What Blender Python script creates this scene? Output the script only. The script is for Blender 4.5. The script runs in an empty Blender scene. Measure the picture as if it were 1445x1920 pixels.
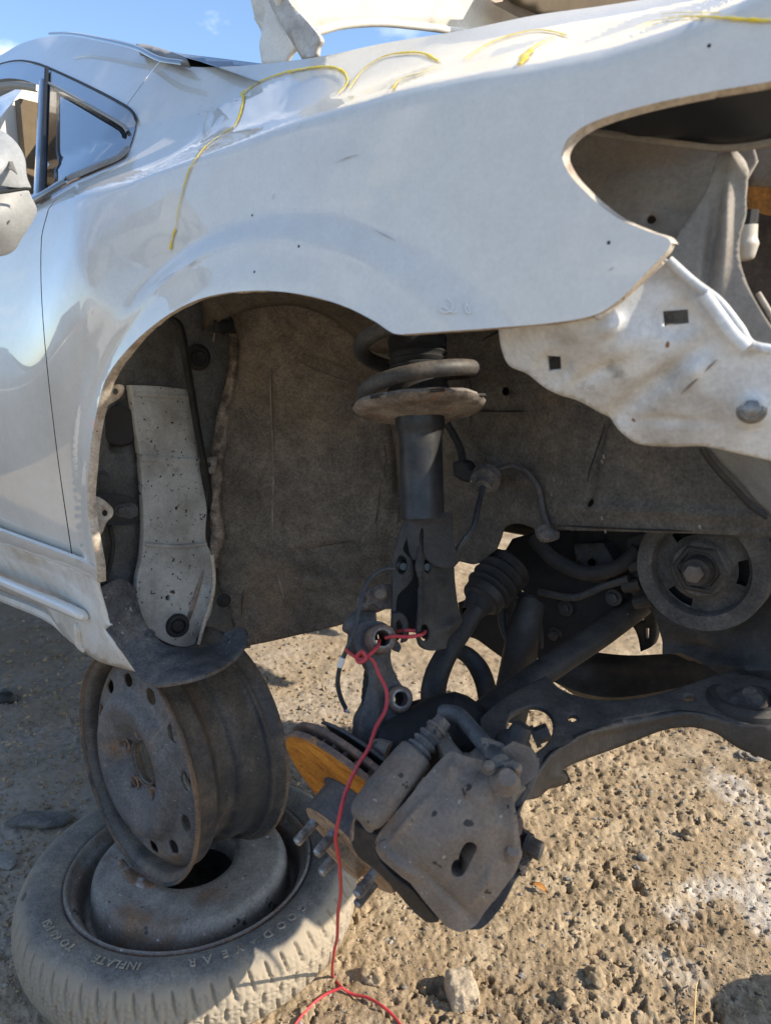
import bpy, bmesh, math, random
import numpy as np
from mathutils import Vector, Matrix
from mathutils.geometry import delaunay_2d_cdt

random.seed(4)
RNG = np.random.default_rng(7)
S = bpy.context.scene
COL = S.collection
R = math.radians

# ------------------------------------------------------------------ camera
# world: X = car forward, Y = away from the viewer across the car, Z = up, metres
W, H, FPX, PITCH = 1445.0, 1920.0, 1388.0, R(12.0)
CAM = np.array([0.0, -0.55, 1.02])
FH = np.array([-0.656, 0.755, 0.0]); FH /= np.linalg.norm(FH)
RT = np.array([FH[1], -FH[0], 0.0])
UP = np.array([0.0, 0.0, 1.0])
FW = FH * math.cos(PITCH) - UP * math.sin(PITCH)
CU = FH * math.sin(PITCH) + UP * math.cos(PITCH)

cam_data = bpy.data.cameras.new("camera")
cam = bpy.data.objects.new("camera", cam_data)
COL.objects.link(cam)
rot = Matrix((tuple(RT), tuple(CU), tuple(-FW))).transposed()
cam.matrix_world = Matrix.Translation(Vector(CAM)) @ rot.to_4x4()
cam_data.sensor_fit = 'VERTICAL'
cam_data.sensor_height = 36.0
cam_data.lens = FPX / H * 36.0
cam_data.clip_start = 0.02
cam_data.clip_end = 3000
cam_data.dof.use_dof = True
cam_data.dof.focus_distance = 1.30
cam_data.dof.aperture_fstop = 7.0
S.camera = cam

# ------------------------------------------------------------------ light
SUN_AZ = np.array([0.87, 0.49]); SUN_AZ /= np.linalg.norm(SUN_AZ)
SUN_EL = R(33)
sd = np.array([SUN_AZ[0] * math.cos(SUN_EL), SUN_AZ[1] * math.cos(SUN_EL), math.sin(SUN_EL)])
world = bpy.data.worlds.new("World")
S.world = world
world.use_nodes = True
wn = world.node_tree.nodes; wl = world.node_tree.links
for n in list(wn): wn.remove(n)
w_out = wn.new('ShaderNodeOutputWorld')
w_bg = wn.new('ShaderNodeBackground')
w_bg.inputs['Strength'].default_value = 0.15
sky = wn.new('ShaderNodeTexSky')
sky.sky_type = 'NISHITA'
sky.sun_disc = False
sky.sun_elevation = SUN_EL
sky.sun_rotation = math.atan2(SUN_AZ[0], SUN_AZ[1])
sky.air_density = 1.0; sky.dust_density = 0.6; sky.ozone_density = 3.0
w_tc = wn.new('ShaderNodeTexCoord')
w_sep = wn.new('ShaderNodeSeparateXYZ'); wl.new(w_tc.outputs['Generated'], w_sep.inputs[0])
# clouds on a flat layer: direction / (z + small)
w_add = wn.new('ShaderNodeMath'); w_add.operation = 'ADD'; w_add.inputs[1].default_value = 0.18
wl.new(w_sep.outputs['Z'], w_add.inputs[0])
w_max = wn.new('ShaderNodeMath'); w_max.operation = 'MAXIMUM'; w_max.inputs[1].default_value = 0.05
wl.new(w_add.outputs[0], w_max.inputs[0])
w_div = wn.new('ShaderNodeVectorMath'); w_div.operation = 'DIVIDE'
w_cmb = wn.new('ShaderNodeCombineXYZ')
for k in 'XYZ': wl.new(w_max.outputs[0], w_cmb.inputs[k])
wl.new(w_tc.outputs['Generated'], w_div.inputs[0]); wl.new(w_cmb.outputs[0], w_div.inputs[1])
w_noise = wn.new('ShaderNodeTexNoise'); w_noise.inputs['Scale'].default_value = 1.7
w_noise.inputs['Detail'].default_value = 9; w_noise.inputs['Roughness'].default_value = 0.6
w_noise.inputs['Distortion'].default_value = 0.4
wl.new(w_div.outputs[0], w_noise.inputs['Vector'])
w_ramp = wn.new('ShaderNodeValToRGB')
w_ramp.color_ramp.elements[0].position = 0.55; w_ramp.color_ramp.elements[1].position = 0.72
w_ramp.color_ramp.elements[1].color = (0.8, 0.8, 0.8, 1)
wl.new(w_noise.outputs['Fac'], w_ramp.inputs[0])
w_mix = wn.new('ShaderNodeMix'); w_mix.data_type = 'RGBA'
wl.new(w_ramp.outputs['Color'], w_mix.inputs['Factor'])
wl.new(sky.outputs[0], w_mix.inputs['A'])
w_mix.inputs['B'].default_value = (7.0, 7.2, 7.6, 1)
wl.new(w_mix.outputs['Result'], w_bg.inputs['Color'])
wl.new(w_bg.outputs[0], w_out.inputs[0])

sun_d = bpy.data.lights.new("sun", 'SUN')
sun_d.energy = 4.1; sun_d.angle = R(0.55); sun_d.color = (1.0, 0.89, 0.73)
sun = bpy.data.objects.new("sun", sun_d); COL.objects.link(sun)
sun.rotation_euler = Vector(sd).to_track_quat('Z', 'Y').to_euler()

S.view_settings.view_transform = 'Standard'
S.view_settings.look = 'None'
S.view_settings.gamma = 1.0
S.view_settings.use_curve_mapping = False
S.view_settings.exposure = 0.90

# ------------------------------------------------------------------ photo pixel -> place in the world
def rays(px, py):
    u = (np.asarray(px, float) - W / 2) / FPX
    v = (np.asarray(py, float) - H / 2) / FPX
    return FW + u[..., None] * RT - v[..., None] * CU

def ray(px, py): return rays(np.array(px), np.array(py))
def AT(px, py, axis, val):
    d = ray(px, py)
    if axis == 'T': t = val
    else:
        k = 'XYZ'.index(axis); t = (val - CAM[k]) / d[k]
    return CAM + d * t
def depth(px, py, axis, val):
    d = ray(px, py)
    if axis == 'T': return val
    k = 'XYZ'.index(axis); return (val - CAM[k]) / d[k]

class Field:
    """smooth depth over the photo, through a few known places"""
    def __init__(s, ctrl, linear=False):
        P = np.array([(c[0], c[1]) for c in ctrl], float) / 500
        q = np.array([1 / depth(*c) for c in ctrl])
        n = len(P)
        s.P = P
        if n < 3:
            s.kind = 'c'; s.q = q.mean(); return
        A = np.c_[np.ones(n), P]
        if n == 3 or linear:
            s.kind = 'l'; s.w = np.linalg.lstsq(A, q, rcond=None)[0]; return
        s.kind = 't'
        r2 = ((P[:, None] - P[None]) ** 2).sum(-1)
        K = 0.5 * r2 * np.log(r2 + 1e-12) + 1e-4 * np.eye(n)
        M_ = np.block([[K, A], [A.T, np.zeros((3, 3))]])
        s.w = np.linalg.lstsq(M_, np.r_[q, 0, 0, 0], rcond=None)[0]
    def points(s, px, py):
        px = np.asarray(px, float); py = np.asarray(py, float)
        if s.kind == 'c': q = np.full(px.shape, s.q)
        else:
            p = np.stack([px, py], -1) / 500
            A = np.concatenate([np.ones(px.shape + (1,)), p], -1)
            if s.kind == 'l': q = A @ s.w
            else:
                r2 = ((p[..., None, :] - s.P) ** 2).sum(-1)
                q = 0.5 * r2 * np.log(r2 + 1e-12) @ s.w[:-3] + A @ s.w[-3:]
        return CAM + rays(px, py) / q[..., None]

class OnF:
    """where the sight line meets the body side Y = f(X, Z)"""
    def __init__(s, f, off=0.0, tmin=.25, tmax=3.2): s.f = f; s.off = off; s.tmin = tmin; s.tmax = tmax
    def points(s, px, py):
        d = rays(px, py)
        t = np.linspace(s.tmin, s.tmax, 420)
        P = CAM + d[..., None, :] * t[:, None]
        g = P[..., 1] - s.f(P[..., 0], P[..., 2]) - s.off
        pos = g > 0
        i = np.argmax(pos, -1)
        i = np.where(pos.any(-1), np.maximum(i, 1), len(t) - 1)
        a = t[i - 1]; b = t[i]
        for _ in range(26):
            m = (a + b) / 2
            Pm = CAM + d * m[..., None]
            gm = Pm[..., 1] - s.f(Pm[..., 0], Pm[..., 2]) - s.off
            b = np.where(gm > 0, m, b); a = np.where(gm > 0, a, m)
        return CAM + d * ((a + b) / 2)[..., None]

# ------------------------------------------------------------------ numpy noise
def _h(ix, iy, iz, seed):
    n = (ix * 374761393 + iy * 668265263 + iz * 2147483647 + seed * 974634777) & 0xffffffff
    n = ((n ^ (n >> 13)) * 1274126177) & 0xffffffff
    return ((n ^ (n >> 16)) & 0xffff) / 65535.0
def vnoise(P, seed=0):
    P = np.asarray(P, float)
    I = np.floor(P).astype(np.int64); f = P - I; f = f * f * (3 - 2 * f)
    out = 0
    dims = P.shape[-1]
    for c in range(2 ** dims):
        o = [(c >> k) & 1 for k in range(dims)]
        w = 1
        for k in range(dims): w = w * (f[..., k] if o[k] else 1 - f[..., k])
        out = out + w * _h(I[..., 0] + o[0], I[..., 1] + o[1], (I[..., 2] + o[2]) if dims > 2 else 0 * I[..., 0], seed)
    return out * 2 - 1
def fbm(P, octs=4, gain=.5, seed=0):
    P = np.asarray(P, float); a = 1; s = 0; t = 0
    for k in range(octs):
        s = s + a * vnoise(P * 2.03 ** k + 17.3 * k, seed + k); t += a; a *= gain
    return s / t
def sstep(a, b, x):
    t = np.clip((x - a) / (b - a), 0, 1); return t * t * (3 - 2 * t)

# ------------------------------------------------------------------ objects
def world_offset(p):
    v = Vector((0, 0, 0))
    while p is not None: v += p.location; p = p.parent
    return np.array(v)
def obj(name, verts, faces, mat, parent=None, smooth=True, base=None):
    me = bpy.data.meshes.new(name)
    verts = np.asarray(verts, float)
    off = world_offset(parent) if parent is not None else (np.asarray(base) if base is not None else np.zeros(3))
    me.from_pydata((verts - off).tolist(), [], [list(map(int, f)) for f in faces])
    if isinstance(mat, (list, tuple)):
        for m in mat: me.materials.append(m)
    elif mat: me.materials.append(mat)
    if smooth: me.polygons.foreach_set('use_smooth', [True] * len(me.polygons))
    o = bpy.data.objects.new(name, me)
    COL.objects.link(o)
    if parent is not None: o.parent = parent
    elif base is not None: o.location = base
    return o
def thing(name, label, cat, loc, group=None):
    o = bpy.data.objects.new(name, None); COL.objects.link(o)
    o.empty_display_size = .1
    o.location = loc; o['label'] = label; o['category'] = cat
    if group: o['group'] = group
    return o
def tag(o, label, cat, group=None):
    o['label'] = label; o['category'] = cat
    if group: o['group'] = group
    return o

class MB:
    """collects shapes into one mesh"""
    def __init__(s): s.v = []; s.f = []; s.n = 0
    def add(s, v, f):
        v = np.asarray(v, float).reshape(-1, 3)
        s.v.append(v); s.f += [[i + s.n for i in q] for q in f]; s.n += len(v); return s
    def build(s, name, mat, parent=None, smooth=True, base=None, bevel=None, auto=35):
        o = obj(name, np.concatenate(s.v), s.f, mat, parent, smooth, base)
        finish(o, bevel, auto if smooth else None)
        return o
def finish(o, bevel=None, auto=None):
    if bevel:
        m = o.modifiers.new('bevel', 'BEVEL'); m.width = bevel; m.segments = 2; m.limit_method = 'ANGLE'; m.angle_limit = R(38)
        m.harden_normals = False
    if auto:
        me = o.data
        bm = bmesh.new(); bm.from_mesh(me)
        bmesh.ops.recalc_face_normals(bm, faces=bm.faces)
        for e in bm.edges:
            if len(e.link_faces) == 2 and e.calc_face_angle(0) > R(auto): e.smooth = False
        bm.to_mesh(me); bm.free()

def unit(v): v = np.asarray(v, float); return v / np.linalg.norm(v)
def frame(a, hint=(0, 0, 1)):
    a = unit(a)
    h = np.asarray(hint, float)
    if abs(np.dot(a, unit(h))) > .97: h = np.array([1.0, 0, 0])
    x = unit(np.cross(h, a)); y = np.cross(a, x)
    return x, y, a
def lathe(mb, prof, c, axis, seg=48, a0=0, a1=2 * math.pi, close=False, hint=(0, 0, 1), wob=None):
    """prof: (radius, height along axis)"""
    x, y, a = frame(axis, hint); c = np.asarray(c, float)
    full = abs(a1 - a0 - 2 * math.pi) < 1e-6
    th = np.linspace(a0, a1, seg + (0 if full else 1), endpoint=not full)
    P = np.array(prof, float)
    n, m = len(th), len(P)
    r = P[None, :, 0] * np.ones((n, 1)); h = P[None, :, 1] * np.ones((n, 1))
    if wob is not None: r, h = wob(th[:, None], r, h)
    V = c + r[..., None] * (np.cos(th)[:, None, None] * x + np.sin(th)[:, None, None] * y) + h[..., None] * a
    F = []
    for i in range(n if full else n - 1):
        j = (i + 1) % n
        for k in range(m - 1 + (1 if close else 0)):
            l = (k + 1) % m
            F.append([i * m + k, i * m + l, j * m + l, j * m + k])
    mb.add(V.reshape(-1, 3), F)
    return mb
def cr(pts, n=8, closed=False):
    P = np.array([np.asarray(p[:3] if len(p) > 3 else p, float) for p in pts])
    out = []; N = len(P)
    for i in range(N if closed else N - 1):
        if closed: p0, p1, p2, p3 = P[(i - 1) % N], P[i], P[(i + 1) % N], P[(i + 2) % N]
        else: p0, p1, p2, p3 = P[max(i - 1, 0)], P[i], P[i + 1], P[min(i + 2, N - 1)]
        for k in range(n):
            t = k / n
            out.append(.5 * ((2 * p1) + (-p0 + p2) * t + (2 * p0 - 5 * p1 + 4 * p2 - p3) * t * t + (-p0 + 3 * p1 - 3 * p2 + p3) * t ** 3))
    if not closed: out.append(P[-1])
    return np.array(out)
def tube(mb, pts, r, seg=12, n=6, flat=1.0, closed=False, smooth=True):
    P = cr(pts, n, closed) if smooth else np.array(pts, float)
    N = len(P)
    if np.ndim(r) == 0: rr = np.full(N, float(r))
    else: rr = np.interp(np.linspace(0, 1, N), np.linspace(0, 1, len(r)), r)
    T = np.gradient(P, axis=0) if not closed else np.roll(P, -1, 0) - np.roll(P, 1, 0)
    T /= np.linalg.norm(T, axis=1)[:, None] + 1e-12
    x, y, _ = frame(T[0]); V = []
    th = np.linspace(0, 2 * math.pi, seg, endpoint=False)
    for i in range(N):
        x = unit(x - T[i] * np.dot(x, T[i])); y = np.cross(T[i], x)
        V.append(P[i] + rr[i] * (np.cos(th)[:, None] * x + flat * np.sin(th)[:, None] * y))
    F = []
    for i in range(N if closed else N - 1):
        j = (i + 1) % N
        for k in range(seg):
            l = (k + 1) % seg
            F.append([i * seg + k, i * seg + l, j * seg + l, j * seg + k])
    if not closed:
        F.append(list(range(seg))[::-1]); F.append([(N - 1) * seg + k for k in range(seg)])
    mb.add(np.concatenate(V), F)
    return mb
def box(mb, c, sx, sy, sz, axes=None):
    x, y, z = axes if axes is not None else (np.eye(3))
    c = np.asarray(c, float); V = []
    for k in (-1, 1):
        for j in (-1, 1):
            for i in (-1, 1): V.append(c + i * sx / 2 * np.asarray(x) + j * sy / 2 * np.asarray(y) + k * sz / 2 * np.asarray(z))
    mb.add(V, [[0, 2, 3, 1], [4, 5, 7, 6], [0, 1, 5, 4], [2, 6, 7, 3], [0, 4, 6, 2], [1, 3, 7, 5]])
    return mb
def cyl(mb, a, b, r, seg=20, r2=None):
    a = np.asarray(a, float); b = np.asarray(b, float); L = np.linalg.norm(b - a)
    r2 = r if r2 is None else r2
    lathe(mb, [(1e-4, 0), (r, 0), (r2, L), (1e-4, L)], a, b - a, seg); return mb
def bolt(mb, c, axis, r, h, washer=1.5):
    a = unit(axis); c = np.asarray(c, float)
    if washer: lathe(mb, [(1e-4, 0), (r * washer, 0), (r * washer, h * .25), (1e-4, h * .25)], c, a, 20)
    lathe(mb, [(1e-4, h * .2), (r, h * .2), (r, h * .95), (r * .85, h), (1e-4, h)], c, a, 6)
    return mb
def toview(p): return unit(CAM - np.asarray(p, float))

def outline_pts(pts, step=10, closed=True):
    """Catmull-Rom through 2D points; a third element marks a corner"""
    N = len(pts); P = np.array([p[:2] for p in pts], float)
    corner = [len(p) > 2 for p in pts]
    out = []
    for i in range(N if closed else N - 1):
        j = (i + 1) % N
        p1, p2 = P[i], P[j]
        p0 = P[(i - 1) % N] if (closed or i > 0) else p1; p3 = P[(j + 1) % N] if (closed or j < N - 1) else p2
        L = np.linalg.norm(p2 - p1)
        m1 = np.zeros(2) if corner[i] else (p2 - p0) / (np.linalg.norm(p2 - p0) + 1e-9) * L
        m2 = np.zeros(2) if corner[j] else (p3 - p1) / (np.linalg.norm(p3 - p1) + 1e-9) * L
        if corner[i]: m1 = (p2 - p1)
        if corner[j]: m2 = (p2 - p1)
        n = max(1, int(round(L / step)))
        for k in range(n):
            t = k / n
            out.append((2 * t ** 3 - 3 * t * t + 1) * p1 + (t ** 3 - 2 * t * t + t) * m1 + (-2 * t ** 3 + 3 * t * t) * p2 + (t ** 3 - t * t) * m2)
    if not closed: out.append(P[-1])
    return np.array(out)
def inside(poly, x, y):
    poly = np.asarray(poly); x = np.asarray(x); y = np.asarray(y)
    r = np.zeros(x.shape, bool); j = len(poly) - 1
    for i in range(len(poly)):
        xi, yi = poly[i]; xj, yj = poly[j]
        c = ((yi > y) != (yj > y)) & (x < (xj - xi) * (y - yi) / (yj - yi + 1e-12) + xi)
        r ^= c; j = i
    return r
def hole_pts(h, n=20):
    if h[0] == 'e':
        _, cx, cy, rx, ry = h[:5]; a = R(h[5]) if len(h) > 5 else 0
        t = np.linspace(0, 2 * math.pi, n, endpoint=False)
        x = rx * np.cos(t); y = ry * np.sin(t)
        return np.c_[cx + x * math.cos(a) - y * math.sin(a), cy + x * math.sin(a) + y * math.cos(a)]
    return np.array(h[1], float)
def sheet(name, outline, field, mat, parent, res=16, thick=.004, holes=(), noise=None, bumps=(), smooth=True, bevel=None, step=None, curve=True, extra=None, solid_off=-1, base=None):
    if not hasattr(field, 'points'): field = Field(field)
    O = outline_pts(outline, step or res * .6) if curve else np.array([p[:2] for p in outline], float)
    hp = [hole_pts(h) for h in holes]
    x0, y0 = O.min(0); x1, y1 = O.max(0)
    gx, gy = np.meshgrid(np.arange(x0 + res * .4, x1, res), np.arange(y0 + res * .4, y1, res * .87))
    gx = gx + (np.arange(gx.shape[0]) % 2)[:, None] * res * .5
    gx = gx.ravel(); gy = gy.ravel()
    ok = inside(O, gx, gy)
    for h in hp: ok &= ~inside(h, gx, gy)
    g = np.c_[gx, gy][ok]
    B = np.concatenate([O] + hp)
    if len(g):
        d = np.min(((g[:, None] - B[None]) ** 2).sum(-1), 1)
        g = g[d > (res * .42) ** 2]
    if extra is not None: g = np.concatenate([g, extra])
    pts = [Vector(p) for p in np.concatenate([B, g])]
    edges = []; k = 0
    for L in [O] + hp:
        n = len(L); edges += [(k + i, k + (i + 1) % n) for i in range(n)]; k += n
    r = delaunay_2d_cdt(pts, edges, [], 0, 1e-6)
    V2 = np.array([tuple(v) for v in r[0]]); T = np.array(r[2])
    c = V2[T].mean(1)
    ok = inside(O, c[:, 0], c[:, 1])
    for h in hp: ok &= ~inside(h, c[:, 0], c[:, 1])
    T = T[ok]
    used = np.unique(T); mp = -np.ones(len(V2), int); mp[used] = np.arange(len(used)); V2 = V2[used]; T = mp[T]
    V = field.points(V2[:, 0], V2[:, 1])
    # normals toward the viewer
    n = np.cross(V[T[:, 1]] - V[T[:, 0]], V[T[:, 2]] - V[T[:, 0]])
    cc = V[T].mean(1)
    flip = (n * (CAM - cc)).sum(1) < 0
    T[flip] = T[flip][:, ::-1]; n[flip] *= -1
    vn = np.zeros_like(V)
    for k in range(3): np.add.at(vn, T[:, k], n)
    vn /= np.linalg.norm(vn, axis=1)[:, None] + 1e-12
    if noise:
        amp, sc = noise[:2]; V = V + vn * (amp * fbm(V * sc, noise[2] if len(noise) > 2 else 3))[:, None]
    for b in bumps:   # (px, py, rx, ry, rot, height[, sharp])
        bx, by, rx, ry, a, hgt = b[:6]; a = R(a); sh = b[6] if len(b) > 6 else 0
        dx = V2[:, 0] - bx; dy = V2[:, 1] - by
        q = np.hypot((dx * math.cos(a) + dy * math.sin(a)) / rx, (-dx * math.sin(a) + dy * math.cos(a)) / ry)
        w = (1 - sstep(1 - .45, 1.0, q)) if sh else np.exp(-q * q * 2)
        V = V + vn * (hgt * w)[:, None]
    o = obj(name, V, T, mat, parent, smooth, base)
    if isinstance(field, OnF):
        e = .0015; f = field.f
        gx_ = (f(V[:, 0] + e, V[:, 2]) - f(V[:, 0] - e, V[:, 2])) / (2 * e); gz_ = (f(V[:, 0], V[:, 2] + e) - f(V[:, 0], V[:, 2] - e)) / (2 * e)
        nn = np.c_[gx_, -np.ones(len(V)), gz_]; nn /= np.linalg.norm(nn, axis=1)[:, None]
        o.data.normals_split_custom_set_from_vertices(nn.tolist())
        thick = 0
    if thick:
        m = o.modifiers.new('thick', 'SOLIDIFY'); m.thickness = thick; m.offset = solid_off
        m.use_even_offset = False
    if bevel:
        m = o.modifiers.new('bevel', 'BEVEL'); m.width = bevel; m.segments = 2; m.limit_method = 'ANGLE'; m.angle_limit = R(50)
    return o
def ribbon(name, px, field, mat, parent, width, thick=.001, step=6, lift=.0, taper=None, closed=False, curve=True, jit=0):
    """a strip lying on a surface along a line traced in the photo"""
    if not hasattr(field, 'points'): field = Field(field)
    L = outline_pts(px, step, closed) if curve else np.array([p[:2] for p in px], float)
    P = field.points(L[:, 0], L[:, 1])
    e = 3.0
    A = field.points(L[:, 0] + e, L[:, 1]) - P; B = field.points(L[:, 0], L[:, 1] + e) - P
    N = np.cross(A, B); N /= np.linalg.norm(N, axis=1)[:, None] + 1e-12
    s = np.sign((N * (CAM - P)).sum(1)); N *= s[:, None]
    T = np.gradient(P, axis=0); X = np.cross(T, N); X /= np.linalg.norm(X, axis=1)[:, None] + 1e-12
    n = len(P)
    w = np.full(n, width) if taper is None else width * np.interp(np.linspace(0, 1, n), np.linspace(0, 1, len(taper)), taper)
    if jit: w = w * (1 + jit * fbm(P * 160, 3, .7, 5)); P = P + X * (width * jit * .5 * fbm(P * 90, 2, .6, 9))[:, None]
    P = P + N * lift
    V = np.concatenate([P - X * w[:, None] / 2 + N * thick * .0, P - X * w[:, None] * .35 + N * thick, P + X * w[:, None] * .35 + N * thick, P + X * w[:, None] / 2])
    F = []
    for i in range(n - 1):
        for k in range(3): F.append([k * n + i, k * n + i + 1, (k + 1) * n + i + 1, (k + 1) * n + i])
    return obj(name, V, F, mat, parent, True)
def trace(px, **k): return [AT(*p) for p in px]

# ------------------------------------------------------------------ materials
def M(name, c1, c2=None, scale=10, lo=.4, hi=.6, rough=.6, rough2=None, metal=0.0, bump=0.0, bscale=80, coat=0.0,
      specks=(), spec=.5, detail=6, c3=None, c3scale=30, c3lo=.55, c3hi=.65, bdist=.002, dust=None, dust_lo=.2, dust_hi=.95, stretch=None, grit=.36):
    m = bpy.data.materials.new(name); m.use_nodes = True
    nt = m.node_tree; N = nt.nodes; L = nt.links
    b = N['Principled BSDF']
    tc = N.new('ShaderNodeTexCoord'); vec = tc.outputs['Object']
    if stretch:
        mp = N.new('ShaderNodeMapping'); mp.inputs['Scale'].default_value = stretch; L.new(vec, mp.inputs[0]); vec = mp.outputs[0]
    def noise(sc, det=detail, r=.6):
        n = N.new('ShaderNodeTexNoise'); n.inputs['Scale'].default_value = sc; n.inputs['Detail'].default_value = det
        n.inputs['Roughness'].default_value = r; L.new(vec, n.inputs['Vector']); return n.outputs['Fac']
    def ramp(f, a, z):
        r = N.new('ShaderNodeMapRange'); r.inputs['From Min'].default_value = a; r.inputs['From Max'].default_value = z
        L.new(f, r.inputs['Value']); return r.outputs['Result']
    def mix(f, A, B):
        x = N.new('ShaderNodeMix'); x.data_type = 'RGBA'; L.new(f, x.inputs['Factor'])
        for s, q in (('A', A), ('B', B)):
            if isinstance(q, tuple): x.inputs[s].default_value = (*q, 1)
            else: L.new(q, x.inputs[s])
        return x.outputs['Result']
    colr = c1; f1 = None
    if c2:
        f1 = ramp(noise(scale), lo, hi); colr = mix(f1, c1, c2)
    if c3: colr = mix(ramp(noise(c3scale), c3lo, c3hi), colr, c3)
    for (cs, sc, th) in specks:
        colr = mix(ramp(noise(sc, 2, .5), th, th + .02), colr, cs)
    if dust:   # dust settles on faces that look up
        g = N.new('ShaderNodeNewGeometry'); sp = N.new('ShaderNodeSeparateXYZ'); L.new(g.outputs['Normal'], sp.inputs[0])
        f = ramp(sp.outputs['Z'], dust_lo, dust_hi)
        ml = N.new('ShaderNodeMath'); ml.operation = 'MULTIPLY'; L.new(f, ml.inputs[0]); L.new(ramp(noise(25), .3, .6), ml.inputs[1])
        colr = mix(ml.outputs[0], colr, dust)
    if grit and c2:
        def mul(A, f, amt):
            x = N.new('ShaderNodeMix'); x.data_type = 'RGBA'; x.blend_type = 'MULTIPLY'; x.inputs['Factor'].default_value = 1.0
            r_ = N.new('ShaderNodeMapRange'); r_.inputs['From Min'].default_value = .3; r_.inputs['From Max'].default_value = .7
            r_.inputs['To Min'].default_value = 1 - amt; r_.inputs['To Max'].default_value = 1 + amt * .9; L.new(f, r_.inputs['Value'])
            if isinstance(A, tuple): x.inputs['A'].default_value = (*A, 1)
            else: L.new(A, x.inputs['A'])
            L.new(r_.outputs['Result'], x.inputs['B']); return x.outputs['Result']
        colr = mul(colr, noise(230, 3, .7), grit); colr = mul(colr, noise(45, 5, .7), grit * .8)
    if isinstance(colr, tuple): b.inputs['Base Color'].default_value = (*colr, 1)
    else: L.new(colr, b.inputs['Base Color'])
    b.inputs['Roughness'].default_value = rough
    if rough2 is not None:
        q = N.new('ShaderNodeMapRange'); L.new(noise(scale * 1.7), q.inputs['Value']); q.inputs['From Min'].default_value = .35; q.inputs['From Max'].default_value = .65
        q.inputs['To Min'].default_value = rough; q.inputs['To Max'].default_value = rough2; L.new(q.outputs['Result'], b.inputs['Roughness'])
    b.inputs['Metallic'].default_value = metal
    b.inputs['Specular IOR Level'].default_value = spec
    if coat:
        b.inputs['Coat Weight'].default_value = coat; b.inputs['Coat Roughness'].default_value = .03
    if bump:
        bp = N.new('ShaderNodeBump'); bp.inputs['Strength'].default_value = bump; bp.inputs['Distance'].default_value = bdist
        L.new(noise(bscale, 5), bp.inputs['Height']); L.new(bp.outputs[0], b.inputs['Normal'])
    return m

DUSTC = (.30, .225, .15)
PAINT = M('white car paint', (.68, .645, .575), (.62, .585, .515), 5, .38, .7, rough=.32, rough2=.45, coat=1.0, spec=.5, c3=(.54, .49, .40), c3scale=3, c3lo=.54, c3hi=.85, grit=.05,
          specks=[((.05, .045, .04), 70, .80), ((.12, .10, .08), 160, .79)])
PAINT_DUSTY = M('dusty white paint', (.66, .65, .60), (.50, .43, .33), 5, .45, .7, grit=0.08, rough=.4, rough2=.6, coat=.5,
                specks=[((.07, .055, .04), 140, .74)], c3=(.52, .45, .36), c3scale=22, c3lo=.5, c3hi=.75)
HEM = M('dusty painted edge', (.52, .45, .36), (.34, .26, .19), 40, .45, .65, grit=0.25, rough=.7, specks=[((.10, .05, .03), 120, .70)])
WHITE_PANEL = M('grimy white bracket', (.66, .67, .67), (.38, .35, .31), 10, .47, .68, grit=0.12, rough=.5, rough2=.7, bump=.25, bscale=30, bdist=.004,
                c3=(.16, .14, .12), c3scale=18, c3lo=.64, c3hi=.78, specks=[((.22, .10, .04), 45, .76)])
PILLAR = M('spattered white primer', (.42, .425, .41), (.25, .235, .21), 12, .42, .68, grit=0.14, rough=.6, c3=(.14, .12, .10), c3scale=16, c3lo=.62, c3hi=.78,
           specks=[((.035, .03, .027), 130, .665), ((.04, .035, .03), 60, .70)])
GREY_INNER = M('grey inner panel', (.12, .125, .13), (.085, .08, .072), 10, rough=.75, bump=.2, bscale=60, specks=[((.2, .18, .15), 200, .72)])
FELT = M('matted wheel well liner', (.205, .178, .148), (.115, .101, .085), 7, .38, .62, rough=.95, bump=1.0, bscale=300, bdist=.004,
         specks=[((.24, .20, .15), 330, .70)], c3=(.25, .195, .14), c3scale=5, c3lo=.56, c3hi=.78, spec=.15)
INNER = M('undercoated inner fender', (.115, .102, .086), (.080, .072, .062), 8, .35, .65, rough=.85, bump=.35, bscale=160,
          c3=(.14, .11, .08), c3scale=5, c3lo=.52, c3hi=.72, specks=[((.16, .13, .10), 220, .73)], spec=.25)
CAVITY = M('dusty grey brown inner metal', (.30, .265, .22), (.22, .19, .16), 5, grit=0.16, rough=.8, bump=.15, bscale=50, c3=(.24, .19, .14), c3scale=7, c3lo=.55, c3hi=.75)
BLACK = M('black painted steel', (.013, .013, .0145), (.030, .027, .024), 14, .4, .65, rough=.5, rough2=.75, bump=.2, bscale=140, dust=(.05, .043, .036))
BLACK2 = M('oily black metal', (.018, .0175, .0175), (.044, .038, .033), 9, .4, .7, rough=.55, rough2=.8, bump=.35, bscale=110, c3=(.085, .07, .055), c3scale=14, c3lo=.58, c3hi=.75)
DARK = M('dark greasy metal', (.007, .007, .0075), (.015, .013, .012), 10, rough=.75, bump=.3, bscale=80)
RUBBER = M('black rubber', (.012, .012, .013), (.032, .028, .025), 20, .45, .7, rough=.75, bump=.15, bscale=200)
RUBDUST = M('dusty rubber flap', (.075, .072, .072), (.19, .165, .14), 12, .42, .68, rough=.9, bump=.4, bscale=120, specks=[((.30, .27, .24), 130, .70)], spec=.2)
SEAT = M('rusty dusty spring seat', (.26, .23, .205), (.11, .095, .085), 16, .4, .62, rough=.85, bump=.4, bscale=120, c3=(.20, .13, .09), c3scale=30)
SEALER = M('cracked seam sealer', (.27, .22, .18), (.10, .085, .075), 30, .45, .62, rough=.95, bump=.8, bscale=140, spec=.2)
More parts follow.
